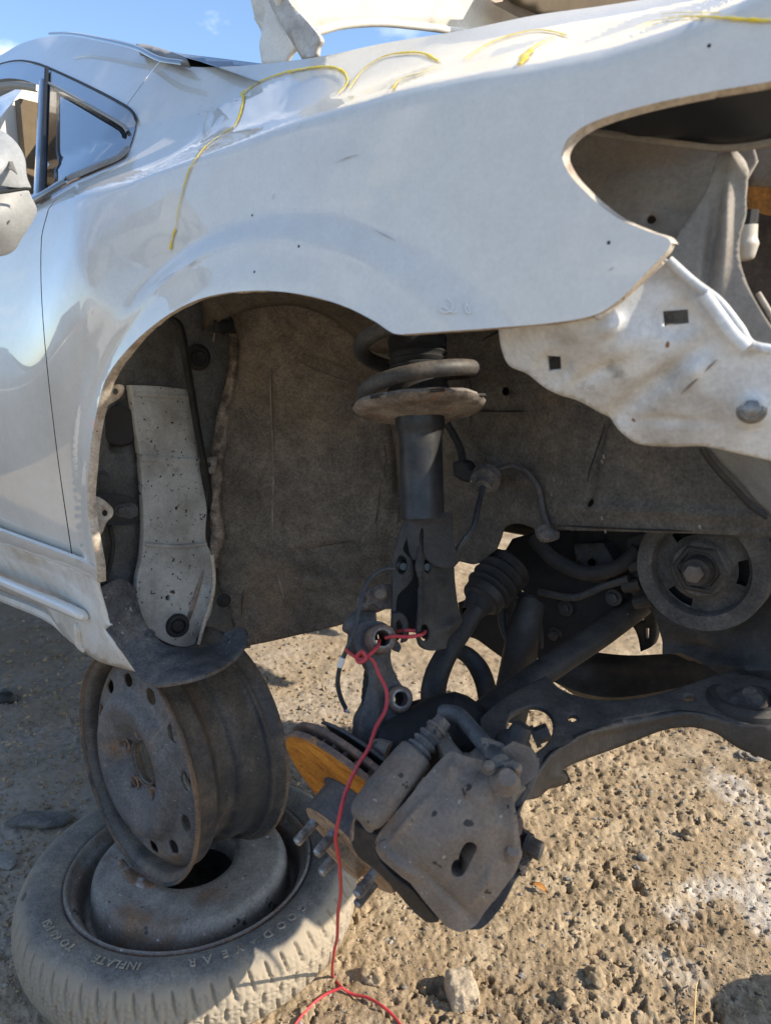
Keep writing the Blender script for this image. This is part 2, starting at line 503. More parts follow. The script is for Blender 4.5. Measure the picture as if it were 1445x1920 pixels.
IRON = M('grey cast iron', (.215, .170, .134), (.125, .105, .088), 11, .38, .64, grit=.2, rough=.65, rough2=.85, metal=.15, bump=.55, bscale=230,
         c3=(.20, .135, .095), c3scale=12, c3lo=.54, c3hi=.70, specks=[((.33, .30, .26), 130, .71), ((.045, .042, .04), 60, .69)])
IRON_D = M('dark cast iron', (.062, .062, .065), (.040, .038, .038), 14, .4, .65, rough=.6, metal=.2, bump=.35, bscale=150, dust=(.12, .10, .085), c3=(.10, .07, .05), c3scale=25, c3lo=.58, c3hi=.7)
RUST = M('orange rust', (.50, .215, .03), (.34, .125, .018), 16, .38, .66, rough=.85, stretch=(1, 1, 3), specks=[((.16, .05, .012), 60, .68), ((.60, .33, .08), 120, .70)], spec=.2, bump=.5, bscale=200, grit=.35)
RUSTB = M('brown rusty edge', (.20, .125, .085), (.13, .09, .07), 30, rough=.85, bump=.4, bscale=160, c3=(.28, .14, .06), c3scale=40)
RUSTT = M('tan rusty hub', (.33, .23, .14), (.22, .15, .10), 26, rough=.85, bump=.3, bscale=150, c3=(.10, .08, .07), c3scale=30, c3lo=.58, c3hi=.68)
STEEL = M('bare bolt steel', (.30, .29, .285), (.16, .145, .13), 40, grit=0.20, rough=.4, metal=.7)
WHEEL = M('worn black steel wheel', (.034, .036, .040), (.14, .115, .09), 8, .42, .66, rough=.5, rough2=.75, bump=.25, bscale=120,
          c3=(.17, .105, .06), c3scale=7, c3lo=.54, c3hi=.70, specks=[((.25, .22, .18), 170, .73)], dust=(.15, .12, .09))
WHEELRIM = M('rusted rim edge', (.11, .085, .065), (.19, .12, .075), 20, rough=.8, bump=.4, bscale=150, c3=(.05, .048, .046), c3scale=12, c3lo=.52, c3hi=.62)
SPARE = M('dusty grey spare rim', (.29, .25, .20), (.17, .15, .13), 8, .4, .66, grit=0.28, rough=.6, rough2=.8, bump=.2, bscale=120,
          c3=(.23, .13, .065), c3scale=8, c3lo=.52, c3hi=.68, specks=[((.45, .42, .38), 90, .72), ((.07, .06, .055), 50, .68)])
TYRE = M('dusty tyre rubber', (.135, .128, .117), (.25, .22, .178), 9, .38, .66, grit=0.30, rough=.85, bump=.2, bscale=180, c3=(.27, .215, .15), c3scale=14, c3lo=.54, c3hi=.72,
         specks=[((.02, .02, .02), 22, .74)], spec=.3)
TYRE_DUST = M('muddy tyre tread', (.30, .235, .155), (.19, .155, .11), 14, .38, .66, rough=.95, bump=.35, bscale=180, spec=.2)
LETTER = M('raised tyre lettering', (.36, .315, .245), (.26, .225, .175), 40, grit=0.12, rough=.9, spec=.2)
WELD = M('scraped weld metal', (.34, .31, .28), (.20, .115, .065), 30, .40, .52, rough=.55, metal=.3, bump=.6, bscale=160)
REDW = M('red wire insulation', (.50, .035, .045), (.40, .05, .05), 60, grit=0.15, rough=.5)
WIREB = M('grey black cable', (.03, .032, .036), (.05, .05, .05), 40, rough=.6)
TAGW = M('pale tape', (.62, .60, .58), rough=.6)
YELLOW = M('yellow paint marker', (.78, .56, .02), (.70, .60, .30), 90, .5, .66, rough=.6, grit=.1)
CHALK = M('faded white crayon', (.70, .69, .66), rough=.9)
TRIM = M('black window trim', (.07, .075, .085), (.09, .09, .095), 12, grit=.1, rough=.25, coat=1.0, spec=.8)
TRIMD = M('matte black seal', (.012, .012, .012), rough=.7)
TRIMG = M('dusty grey trim', (.26, .25, .24), (.2, .19, .18), 14, grit=0.15, rough=.6)
TRIML = M('tan seal edge', (.26, .235, .20), rough=.6)
BEIGE = M('beige interior trim', (.27, .205, .125), (.22, .165, .10), 8, grit=0.10, rough=.8)
BEIGED = M('brown interior trim', (.13, .095, .06), (.16, .12, .07), 8, grit=0.10, rough=.85)
ORANGE = M('orange brown lamp housing', (.50, .25, .07), (.36, .17, .05), 16, rough=.5)
HOODIN = M('creamy hood underside', (.76, .72, .64), (.55, .48, .39), 7, .48, .74, grit=0.08, rough=.6, c3=(.30, .25, .20), c3scale=9, c3lo=.64, c3hi=.8)
SPRING = M('worn black spring', (.035, .036, .038), (.085, .075, .065), 18, .4, .66, rough=.6, bump=.25, bscale=150, dust=(.12, .1, .08))
STRUT = M('black shock body', (.014, .015, .018), (.040, .037, .034), 16, .48, .68, rough=.32, rough2=.6, c3=(.12, .105, .09), c3scale=14, c3lo=.60, c3hi=.74)
def glass_mat():
    m = bpy.data.materials.new('window glass'); m.use_nodes = True
    b = m.node_tree.nodes['Principled BSDF']
    b.inputs['Base Color'].default_value = (.03, .04, .05, 1); b.inputs['Roughness'].default_value = .02
    b.inputs['Alpha'].default_value = .92; b.inputs['IOR'].default_value = 2.0; b.inputs['Coat Weight'].default_value = 1.0; b.inputs['Coat Roughness'].default_value = .02; b.inputs['Specular IOR Level'].default_value = .8
    return m
GLASS = glass_mat()
DGLASS = M('dark tinted glass', (.015, .017, .02), rough=.04, coat=.5)
def stone_mat(name, c1, c2): return M(name, c1, c2, 30, rough=.95, bump=.5, bscale=120, spec=.2)
STONE_T = stone_mat('tan stone', (.40, .31, .21), (.30, .23, .155))
STONE_G = stone_mat('grey stone', (.29, .265, .235), (.22, .20, .175))

# ================================================================== SETTING: ground
def ground_height(X, Y):
    P = np.stack([X, Y], -1)
    big = .020 * fbm(P * 1.3, 3, .5, 3)
    mid = .007 * fbm(P * 7, 3, .55, 11)
    left = sstep(-.9, -1.5, X - .25 * Y)                        # packed gravel to the rear, loose clods ahead
    c = fbm(P * 28, 4, .6, 23)
    patch = sstep(-.25, .35, fbm(P * 5.5, 3, .55, 29))
    clod = np.clip(c, -.15, 1) * .006 + (.12 + .88 * patch) * np.clip(fbm(P * 75, 3, .6, 31), -.1, 1) * .0065 * (1 - .6 * left)
    pit = -np.clip(fbm(P * 70, 3, .62, 41) - .20, 0, 1) * .048 * (.2 + .8 * patch) * (1 - .75 * left)
    fine = .0030 * fbm(P * 150, 2, .6, 57)
    r = np.hypot(X, Y + .55)
    return (big * .6 + mid + clod + pit + fine - .004) * sstep(60, 12, r) - .002 * 0
def seg_dist(X, Y, pts):
    d = np.full(X.shape, 1e9)
    for (a, b) in zip(pts[:-1], pts[1:]):
        ab = b - a; L2 = (ab ** 2).sum() + 1e-12
        t = np.clip(((X - a[0]) * ab[0] + (Y - a[1]) * ab[1]) / L2, 0, 1)
        d = np.minimum(d, np.hypot(X - a[0] - t * ab[0], Y - a[1] - t * ab[1]))
    return d
def build_ground():
    az0 = math.atan2(FH[0], FH[1])
    fine = np.arange(-.62, .62, .0026)
    coarse = np.linspace(.62, 2 * math.pi - .62, 70)
    az = az0 + np.concatenate([fine, coarse])
    r = np.concatenate([[.02, .3, .5, .62], np.exp(np.arange(math.log(.70), math.log(6.5), .0040)), np.exp(np.arange(math.log(6.5), math.log(900), .06))])
    A, Rr = np.meshgrid(az, r, indexing='ij')
    X = Rr * np.sin(A); Y = -.55 + Rr * np.cos(A)
    Z = ground_height(X, Y)
    n, m = A.shape
    i = np.arange(n)[:, None]; k = np.arange(m - 1)[None]
    j = (i + 1) % n
    F = np.stack([i * m + k, i * m + k + 1, j * m + k + 1, j * m + k], -1).reshape(-1, 4)[:, ::-1]
    me = bpy.data.meshes.new('ground')
    me.vertices.add(n * m); me.vertices.foreach_set('co', np.stack([X, Y, Z], -1).ravel())
    nf = len(F)
    me.loops.add(nf * 4); me.loops.foreach_set('vertex_index', F.ravel().astype(np.int32))
    me.polygons.add(nf)
    me.polygons.foreach_set('loop_start', np.arange(0, nf * 4, 4, dtype=np.int32))
    me.polygons.foreach_set('use_smooth', np.ones(nf, bool))
    me.update(calc_edges=True); me.validate()
    # spilt white powder, as a stain with its own shape
    P = lambda L: [AT(x, y, 'Z', 0)[:2] for x, y in L]
    d1 = seg_dist(X, Y, P([(1265, 1705), (1310, 1680), (1370, 1665), (1400, 1690), (1450, 1730)]))
    d2 = seg_dist(X, Y, P([(1350, 1450), (1400, 1500), (1440, 1560), (1450, 1640), (1410, 1680)]))
    d3 = seg_dist(X, Y, P([(1255, 1800), (1290, 1830)]))
    nz = fbm(np.stack([X, Y], -1) * 16, 4, .65, 77)
    gr = .55 + .45 * fbm(np.stack([X, Y], -1) * 90, 3, .6, 78)
    pw = .52 * np.clip(gr * 1.4, 0, 1) * np.maximum(np.maximum(sstep(.045, .0, d1 + .05 * nz), .75 * sstep(.06, .0, d2 + .07 * nz)), .5 * sstep(.06, 0, d3 + .06 * nz))
    gravel = sstep(-.95, -1.6, X - .25 * Y + .35 * fbm(np.stack([X, Y], -1) * 2, 3, .5, 5))
    gravel = gravel * sstep(1.7, .8, Y)
    at = me.color_attributes.new('stain', 'FLOAT_COLOR', 'POINT')
    at.data.foreach_set('color', np.stack([pw, gravel, 0 * pw, 1 + 0 * pw], -1).ravel())
    o = bpy.data.objects.new('ground', me); COL.objects.link(o); o['kind'] = 'structure'
    m_ = M('dry dirt', (.36, .275, .175), (.25, .185, .115), 5, .40, .62, grit=0.25, rough=.97, bump=.55, bscale=210, bdist=.004, spec=.12,
           c3=(.43, .345, .235), c3scale=11, c3lo=.50, c3hi=.70, specks=[((.44, .37, .28), 150, .70), ((.15, .105, .065), 90, .71)])
    nt = m_.node_tree; N = nt.nodes; L = nt.links; b = N['Principled BSDF']
    src = b.inputs['Base Color'].links[0].from_socket
    a = N.new('ShaderNodeAttribute'); a.attribute_name = 'stain'
    sp = N.new('ShaderNodeSeparateColor'); L.new(a.outputs['Color'], sp.inputs[0])
    tc = N.new('ShaderNodeTexCoord')
    vo = N.new('ShaderNodeTexVoronoi'); vo.inputs['Scale'].default_value = 75; L.new(tc.outputs['Object'], vo.inputs['Vector'])
    rp = N.new('ShaderNodeValToRGB'); L.new(vo.outputs['Color'], rp.inputs[0])
    rp.color_ramp.elements[0].color = (.29, .245, .195, 1); rp.color_ramp.elements[1].color = (.46, .40, .33, 1)
    no = N.new('ShaderNodeTexNoise'); no.inputs['Scale'].default_value = 5; no.inputs['Detail'].default_value = 7; L.new(tc.outputs['Object'], no.inputs['Vector'])
    mr = N.new('ShaderNodeMapRange'); mr.inputs['From Min'].default_value = .38; mr.inputs['From Max'].default_value = .62; L.new(no.outputs['Fac'], mr.inputs['Value'])
    g2 = N.new('ShaderNodeMix'); g2.data_type = 'RGBA'; L.new(mr.outputs['Result'], g2.inputs['Factor'])
    L.new(rp.outputs[0], g2.inputs['A']); g2.inputs['B'].default_value = (.36, .29, .21, 1)
    x1 = N.new('ShaderNodeMix'); x1.data_type = 'RGBA'; L.new(sp.outputs[1], x1.inputs['Factor']); L.new(src, x1.inputs['A']); L.new(g2.outputs['Result'], x1.inputs['B'])
    x2 = N.new('ShaderNodeMix'); x2.data_type = 'RGBA'; L.new(sp.outputs[0], x2.inputs['Factor']); L.new(x1.outputs['Result'], x2.inputs['A']); x2.inputs['B'].default_value = (.72, .71, .68, 1)
    L.new(x2.outputs['Result'], b.inputs['Base Color'])
    me.materials.append(m_)
build_ground()

# ================================================================== THE CAR
CARB = (-1.8, .9, 0.0)
car = thing('wrecked_car', 'white dusty car propped up nose high without its bumper and front wheel', 'car', CARB)

creasepx = [(235, 340), (274, 322), (433, 268), (548, 224), (720, 167), (870, 128), (971, 108), (1121, 88), (1272, 80), (1445, 86), (1700, 100)]
_cp = np.array([AT(x, y, 'Y', .02 + .35 * max(0, (x - 900) / 800) ** 2) for x, y in creasepx])
_o = np.argsort(_cp[:, 0]); CX, CZ = _cp[_o, 0], _cp[_o, 2]
XW, ZW = -.67, .70
def softp(s, k=.006): return k * np.logaddexp(0, s / k)
def side(X, Z):
    zc = np.interp(X, CX, CZ); s = Z - zc
    y = .022 * ((Z - .92) / .3) ** 2 * (Z < 1.45) + .022 * (.53 / .3) ** 2 * (Z >= 1.45)
    y = np.minimum(y, .05)
    tp = np.clip(X + .52, 0, .75); y = y + .52 * tp ** 2
    r = np.hypot(X - XW, Z - ZW)
    y = y - .016 * sstep(.475, .435, r) - .006 * sstep(.435, .39, r)
    A = sstep(-1.28, -.88, X)
    wd = .020 + .11 * sstep(-.72, -.25, X)
    y = y + A * (1.5 - .75 * sstep(-.95, -.65, X) + .45 * sstep(-.6, -.3, X)) * (softp(s, .0035) - softp(s - wd, .012)) + .76 * softp(s, .006 + .01 * (1 - A))
    PP = np.stack([X, Z], -1)
    y = y + .0009 * fbm(PP * 4.5, 2, .4, 91)
    # shallow scallop behind the arch, then the swelling of the door skin
    dx = X + 1.005; dz = Z - 1.12
    a = (dx * .76 + dz * .65); b = (-dx * .65 + dz * .76)
    sa_ = np.where(a > 0, .075, .22)
    y = y - .036 * np.exp(-(a / sa_) ** 2 - (b / .12) ** 2) * sstep(.425, .475, r)
    y = y - .012 * np.exp(-((X + 1.35) / .25) ** 2 - ((Z - .95) / .16) ** 2)
    return y
SIDE = OnF(side)

# ---- fender
arch = [(750, 628), (735, 624), (700, 601), (640, 572), (560, 551), (480, 545), (400, 554), (340, 576), (280, 617), (232, 664), (199, 712), (183, 770), (172, 830), (166, 900), (165, 950), (172, 1000), (182, 1060), (184, 1092)]
seam = [(300, 116), (285, 134), (262, 165), (236, 201)]
fender_outline = [(300, 116, 1), (345, 124), (400, 126), (480, 121), (600, 106), (720, 81), (860, 58), (1000, 29), (1120, 12), (1250, -8), (1445, -40), (1600, -66, 1),
    (1600, 115, 1), (1445, 152), (1330, 172), (1200, 200), (1110, 229), (1068, 256), (1053, 284), (1057, 308), (1080, 343), (1150, 404), (1215, 434), (1248, 445), (1257, 456), (1250, 470, 1),
    (1200, 522), (1160, 562), (1120, 588), (1060, 602), (935, 614)] + [(750, 627, 1)] + arch[1:-1] + [(184, 1092, 1), (180, 1062), (137, 1045, 1), (106, 830), (82, 600), (79, 450), (92, 393, 1), (128, 345), (160, 331), (226, 301), (238, 290), (250, 258), (256, 227), (249, 212), (236, 201, 1), (262, 165), (285, 134)]
fender = sheet('fender', fender_outline, SIDE, PAINT, car, res=8, thick=.0016)
fl = outline_pts(arch, 8, False)
Pf = SIDE.points(fl[:, 0], fl[:, 1])
ctr = np.array([XW, 0, ZW])
def inw(P):
    v = ctr - P; v[:, 1] = 0; return v / np.linalg.norm(v, axis=1)[:, None]
wl_ = (.25 + .75 * sstep(330, 180, fl[:, 0]))[:, None]
Q = Pf + inw(Pf) * .0035 * wl_ + np.array([0, .003, 0]) + inw(Pf) * (.002 * fbm(Pf * 40, 2))[:, None]
Q2 = Q + np.array([0, .009, 0]) * wl_
n = len(Pf)
obj('arch_lip', np.concatenate([Pf + np.array([0, -.0006, 0]), Q, Q2]), [[k * n + i, k * n + i + 1, (k + 1) * n + i + 1, (k + 1) * n + i] for k in range(2) for i in range(n - 1)], HEM, fender)
# thick return edge along the lamp opening and the bumper line
lamp = [(1600, 115), (1445, 152), (1330, 172), (1200, 200), (1110, 229), (1068, 256), (1053, 284), (1057, 308), (1080, 343), (1150, 404), (1215, 434), (1248, 445), (1257, 456)]
ll = outline_pts(lamp, 10, False); Pl = SIDE.points(ll[:, 0], ll[:, 1]); n = len(Pl)
back = Pl + np.array([0.003, .008, 0]) + np.array([0, 0, -.003]) * sstep(330, 260, ll[:, 1])[:, None]
obj('lamp_opening_flange', np.concatenate([Pl, back]), [[i, i + 1, n + i + 1, n + i] for i in range(n - 1)], HEM, fender)
low = [(1257, 456), (1250, 470), (1200, 522), (1160, 562), (1120, 588), (1060, 602), (935, 614), (750, 627)]
ll = outline_pts(low, 10, False); Pl = SIDE.points(ll[:, 0], ll[:, 1]); n = len(Pl)
back = Pl + np.array([0, .008, -.001])
obj('bumper_edge_flange', np.concatenate([Pl, back]), [[i, i + 1, n + i + 1, n + i] for i in range(n - 1)], HEM, fender)
for pts, hole in (([(199, 724, 1), (229, 721), (234, 729), (226, 745), (208, 757), (188, 770, 1)], (217, 734)),
                  ([(170, 930, 1), (186, 932), (211, 952), (212, 966), (200, 980), (192, 1000), (176, 1020, 1)], (197, 962))):
    sheet('mounting_tab', pts, [(190, 700, 'T', 1.135), (190, 900, 'T', 1.15), (230, 740, 'T', 1.15)], HEM, fender, res=8, thick=.0014, holes=[('e', hole[0], hole[1], 5, 6)])
# yellow marker scrawl
MK = OnF(side, -.0012)
def mark(px, w, tp=None): ribbon('yellow_marking', px, MK, YELLOW, fender, w * .85, .0004, 4, .0006, tp, jit=.7)
mark([(320, 468), (325, 445), (330, 430)], .007, [1, .6])
mark([(328, 440), (334, 400), (345, 350), (360, 310), (384, 276)], .0032, [.3, 1, 1.3])
mark([(384, 276), (420, 249), (440, 236), (450, 214), (457, 182), (452, 176), (462, 168)], .0042, [.7, .9, 1.3, 1])
mark([(455, 178), (475, 161), (505, 146), (545, 134), (580, 128), (615, 126), (640, 132), (650, 146), (648, 160), (634, 175)], .0045, [1, .8, 1.2, 1, .6])
mark([(655, 167), (668, 146), (690, 124), (722, 106), (760, 99), (795, 101), (822, 115)], .0030, [.5, .9, 1.2, 1.5])
mark([(735, 168), (748, 151), (790, 138), (822, 124)], .0028, [1.6, .8, .3])
mark([(872, 112), (905, 88), (950, 69), (1000, 58), (1030, 59), (1064, 68)], .0032, [.4, .9, 1, .8])
mark([(975, 122), (985, 104), (995, 92)], .0085, [.5, 1.3, .8])
mark([(990, 95), (1010, 82), (1040, 70)], .0035, [1, .4])
mark([(1190, 52), (1230, 40), (1300, 33), (1445, 40), (1500, 42)], .0032, [.3, .8, .9, .6])
mark([(1240, 28), (1280, 25), (1350, 26)], .0022, [.3, .7, .3])
for px in ([(838, 560), (848, 568), (846, 582), (834, 586), (824, 580), (830, 575), (848, 586), (856, 584)], [(876, 565), (872, 578), (880, 588), (876, 570)]):
    ribbon('crayon_digit', px, MK, CHALK, fender, .0016, .0003, 4, .0004)
for x, y in [(473, 404), (477, 510), (560, 462), (1328, 86), (1140, 455)]:
    mb = MB(); lathe(mb, [(1e-4, .0008), (.0010, .0006), (.0017, 0)], SIDE.points(np.array(x), np.array(y)), (0, -1, .1), 7); mb.build('paint_chip', TRIMD, fender)

SCR = M('scratched primer', (.36, .35, .33), rough=.7)
for L in ([(628, 305), (650, 296), (672, 290)], [(356, 143), (372, 150)], [(1150, 500), (1140, 508)], [(560, 240), (566, 232)], [(700, 430), (742, 452)], [(350, 500), (372, 486)], [(290, 540), (312, 520), (330, 510)], [(510, 375), (514, 362)]):
    ribbon('scratch', L, MK, SCR, fender, .0009, .0001, lift=.0002, taper=[.1, 1, .2])
# ---- door, sill, pillar, roof
door = sheet('front_door', [(-260, 470, 1), (-100, 425), (0, 396), (63, 381), (92, 366), (128, 344, 1), (90.3, 393, 1), (77.4, 450), (80.4, 600), (104.4, 830), (135, 1045, 1), (0, 992), (-260, 880, 1)], SIDE, PAINT, car, res=10, thick=.002)
def strip(name, a, b, f, mat, parent, res=14, thick=.003, **k): return sheet(name, [p + (1,) for p in a] + [p + (1,) for p in reversed(b)], f, mat, parent, res=res, thick=thick, curve=True, **k)
sill = strip('rocker_cover', [(-260, 895), (0, 1014), (133, 1061), (188, 1085)], [(-260, 975), (0, 1086), (158, 1152), (190, 1158)],
      [(-260, 935, 'Y', .012), (0, 1014, 'Y', .0), (133, 1061, 'Y', .0), (0, 1086, 'Y', .014), (158, 1152, 'Y', .014), (188, 1085, 'Y', .0)], PAINT_DUSTY, car) if False else None
def sillsheet(name, pts, f, mat, parent=car, **k):
    return sheet(name, pts, f, mat, parent, **k)
sill = sillsheet('rocker_cover', [(-260, 893, 1), (0, 1012, 1), (133, 1060, 1), (184, 1082, 1), (187, 1105, 1), (205, 1168, 1), (209, 1172, 1), (197, 1180, 1), (225, 1216), (257, 1260, 1), (225, 1252), (185, 1240), (166, 1228, 1), (152, 1216), (133, 1204), (110, 1178), (95, 1156), (78, 1138), (0, 1108), (-260, 1000, 1)],
    [(-260, 940, 'Y', .02), (0, 1014, 'Y', .010), (133, 1062, 'Y', .010), (0, 1105, 'Y', .05), (90, 1140, 'Y', .05), (166, 1228, 'Y', .035), (250, 1255, 'Y', .045), (190, 1120, 'Y', .012)], PAINT_DUSTY, res=11, thick=.003, noise=(.001, 9, 2))
strip('sill_ridge', [(-260, 880), (0, 994), (135, 1044), (188, 1066)], [(-260, 902), (0, 1017), (133, 1064), (184, 1092)], [(-260, 890, 'Y', .0), (0, 1000, 'Y', -.004), (135, 1050, 'Y', -.004), (180, 1075, 'Y', -.003), (0, 1017, 'Y', .004), (133, 1064, 'Y', .004)], PAINT, sill, thick=.006, bevel=.002)
mb = MB(); P0 = AT(-260, 976, 'Y', .012); P1 = AT(0, 1088, 'Y', .010); P2 = AT(100, 1130, 'Y', .012); P3 = AT(152, 1153, 'Y', .014); P4 = AT(160, 1158, 'Y', .022)
tube(mb, [P0, P1, P2, P3, P4], [.010, .010, .011, .010, .004], 14, 8); mb.build('sill_lower_bead', PAINT, sill)
mb = MB(); tube(mb, [AT(146, 1170, 'Y', .034), AT(147, 1180, 'Y', .032), AT(150, 1205, 'Y', .034), AT(160, 1222, 'Y', .036)], [.006, .008, .009, .004], 10, 6); mb.build('sill_step', PAINT_DUSTY, sill)
mb = MB(); tube(mb, [AT(-200, 1035, 'Y', .09), AT(0, 1116, 'Y', .085), AT(90, 1153, 'Y', .08), AT(130, 1185, 'Y', .08)], .012, 8); mb.build('pinch_weld', PAINT_DUSTY, sill)

pillar_roof = sheet('roof_pillar', [(-260, 210, 1), (-120, 150), (0, 104), (35, 84), (72, 72), (100, 67), (130, 67), (165, 72), (255, 92), (300, 115, 1), (284, 134), (261, 165), (235, 201, 1), (165, 164), (94, 132), (66, 121), (35, 117), (0, 124), (-120, 165), (-260, 240, 1)], SIDE, PAINT, car, res=11, thick=.003)
GL = OnF(side, .012); TR = OnF(side, -.003)
frame_o = [(-120, 166, 1), (0, 124), (35, 117), (66, 121), (89, 128), (165, 163), (235, 199), (249, 213), (255, 227), (249, 258), (236, 290), (224, 299), (127, 342), (64, 380, 1), (0, 398, 1), (-120, 440, 1)]
wframe = sheet('window_frame', frame_o, TR, TRIM, door, res=9, thick=.01,
    holes=[('p', outline_pts([(95, 162, 1), (122, 173), (180, 206), (234, 238), (240, 250), (226, 279), (181, 304), (132, 327), (88, 354, 1)], 6)),
           ('p', outline_pts([(-100, 190, 1), (0, 149), (40, 149), (74, 160, 1), (67, 362, 1), (0, 385), (-100, 420, 1)], 6))])
sheet('quarter_glass', [(90, 155, 1), (122, 168), (180, 200), (238, 234), (245, 250), (230, 283), (181, 309), (132, 332), (83, 360, 1)], GL, GLASS, door, res=14, thick=.003)
ribbon('glass_seal', [(92, 156), (122, 172), (180, 205), (232, 236), (240, 248)], OnF(side, -.006), TRIML, door, .006, .002)
ribbon('window_divider', [(89, 128), (86, 200), (80, 365)], OnF(side, -.006), TRIMD, door, .012, .004)
ribbon('window_divider', [(79, 152), (76, 240), (71, 370)], OnF(side, -.006), TRIM, door, .014, .004)
ribbon('belt_moulding', [(-100, 440), (0, 400), (64, 377), (128, 340)], OnF(side, -.008), TRIM, door, .016, .006)
ribbon('belt_moulding', [(131, 336), (180, 315), (226, 296), (240, 280)], OnF(side, -.008), TRIMG, door, .012, .005)
ribbon('window_seal', [(-100, 162), (0, 121), (35, 114), (66, 118), (89, 126), (165, 161), (236, 199), (250, 212), (256, 227)], OnF(side, -.004), TRIMD, door, .005, .002)
sheet('grey_seat_back', [(100, 360, 1), (100, 335), (112, 315), (140, 306), (180, 304), (180, 340, 1)], [(100, 340, 'Y', .55), (180, 340, 'Y', .55), (140, 300, 'Y', .55)], GREY_INNER, car, thick=.08)
# interior
sheet('interior_trim', [(-200, 230, 1), (0, 128, 1), (70, 124, 1), (240, 205, 1), (240, 420, 1), (-200, 520, 1)], [(0, 200, 'Y', .95), (100, 200, 'Y', .95), (0, 400, 'Y', .95)], BEIGED, car, res=60)
ribbon('headliner_edge', [(-100, 215), (-20, 192), (30, 178), (76, 178)], [(0, 200, 'Y', .42), (80, 180, 'Y', .42), (0, 160, 'Y', .42)], BEIGE, car, .035, .01)
ribbon('headliner_edge', [(-100, 190), (-20, 168), (30, 160), (76, 166)], [(0, 200, 'Y', .36), (80, 180, 'Y', .36), (0, 160, 'Y', .36)], TRIML, car, .018, .01)
ribbon('belt_guide', [(-60, 260), (0, 238), (40, 208), (76, 198)], [(0, 200, 'Y', .46), (80, 180, 'Y', .46), (0, 260, 'Y', .46)], BEIGE, car, .03, .01)

# windscreen, wiper, cowl
B = [(-.86, .17, 1.385), (-1.66, .40, 1.68), (-1.66, 1.38, 1.68), (-.86, 1.60, 1.385)]
V = []; 
for i in range(9):
    for j in range(9):
        a, b = i / 8, j / 8
        p = (1 - b) * ((1 - a) * np.array(B[0]) + a * np.array(B[1])) + b * ((1 - a) * np.array(B[3]) + a * np.array(B[2]))
        V.append(p + np.array([.10 * math.sin(math.pi * b), 0, .03 * math.sin(math.pi * a) * .5]))
ws = obj('windscreen', V, [[i * 9 + j, i * 9 + j + 1, (i + 1) * 9 + j + 1, (i + 1) * 9 + j] for i in range(8) for j in range(8)], DGLASS, car)
WSF = [(100, 66, 'Y', .40), (255, 90, 'Y', .26), (480, 118, 'Y', .2), (300, 40, 'Y', .35)]
ribbon('windscreen_moulding', [(96, 66), (130, 66), (165, 71), (255, 92), (300, 114), (345, 122)], WSF, TRIM, car, .009, .004, lift=.002)
sheet('wiper', [(256, 82, 1), (268, 82), (300, 90), (345, 106, 1), (352, 112, 1), (330, 109), (290, 98), (257, 91, 1)], WSF, TRIMG, car, res=6, thick=.012)
sheet('cowl_edge', [(300, 92, 1), (340, 100), (420, 110), (490, 119, 1), (490, 128, 1), (345, 126), (300, 112, 1)], [(300, 100, 'Y', .30), (490, 124, 'Y', .3), (400, 90, 'Y', .33)], TRIM, car, res=8, thick=.01)

# hood, propped open
class Plane_:
    def __init__(s, p, n): s.p = np.array(p, float); s.n = np.array(n, float)
    def points(s, px, py):
        d = rays(px, py); t = ((s.p - CAM) @ s.n) / (d @ s.n); return CAM + d * t[..., None]
HP = Plane_((-.83, .3, 1.50), (-2.2, 0, 1.0))
hood = sheet('hood', [(560, 70, 1), (590, 62), (639, 49), (709, 44), (771, 49), (834, 57), (890, 66, 1), (1100, 60, 1), (1600, -120, 1), (1500, -480, 1), (700, -480, 1), (505, -150, 1), (520, 0)], HP, HOODIN, car, res=26, thick=.012, noise=(.006, 6, 2), solid_off=-1)
ribbon('hood_edge_bead', [(590, 60), (639, 47), (709, 42), (771, 47), (834, 55), (890, 64)], HP, HOODIN, hood, .012, .006, lift=.001)
ribbon('hood_brace', [(930, -20), (980, 8), (1030, 34)], Plane_((-.81, .3, 1.50), (-2.2, 0, 1.0)), HOODIN, hood, .04, .02)
sheet('hood_insulation', [(950, -40, 1), (960, 2), (1000, 22), (1040, 40, 1), (1300, 30, 1), (1300, -60, 1)], Plane_((-.77, .3, 1.50), (-2.2, 0, 1.0)), BEIGED, hood, res=20, thick=.01)
hinge = sheet('hood_hinge', [(455, -60, 1), (470, 0), (480, 50), (491, 121, 1), (535, 116, 1), (551, 92), (562, 82), (545, 60), (528, 46), (522, 20), (520, -60, 1)], [(480, 0, 'Y', .24), (540, 0, 'Y', .24), (500, 120, 'Y', .22)], HOODIN, car, res=12, thick=.006, bumps=[(484, 40, 8, 60, 8, -.012)])
sheet('hinge_arm', [(500, -60, 1), (504, 0), (522, 38), (545, 76), (566, 111, 1), (592, 105, 1), (594, 88), (600, 74), (590, 58), (566, 30), (541, 0), (525, -60, 1)], [(480, 0, 'Y', .20), (540, 0, 'Y', .20), (560, 120, 'Y', .20)], M('dirty hinge paint', (.56, .55, .52), (.34, .30, .26), 20, grit=0.12, rough=.6), hinge, res=9, thick=.008, bumps=[(550, 50, 9, 70, -25, .008)])
sheet('hinge_rib', [(552, -30, 1), (562, 10), (570, 30), (582, 10), (584, -30, 1)], [(560, 0, 'Y', .26), (590, 0, 'Y', .27), (560, 40, 'Y', .26)], M('brown grime paint', (.40, .31, .24), (.25, .19, .15), 20, grit=0.20, rough=.8), hinge, res=8, thick=.01)

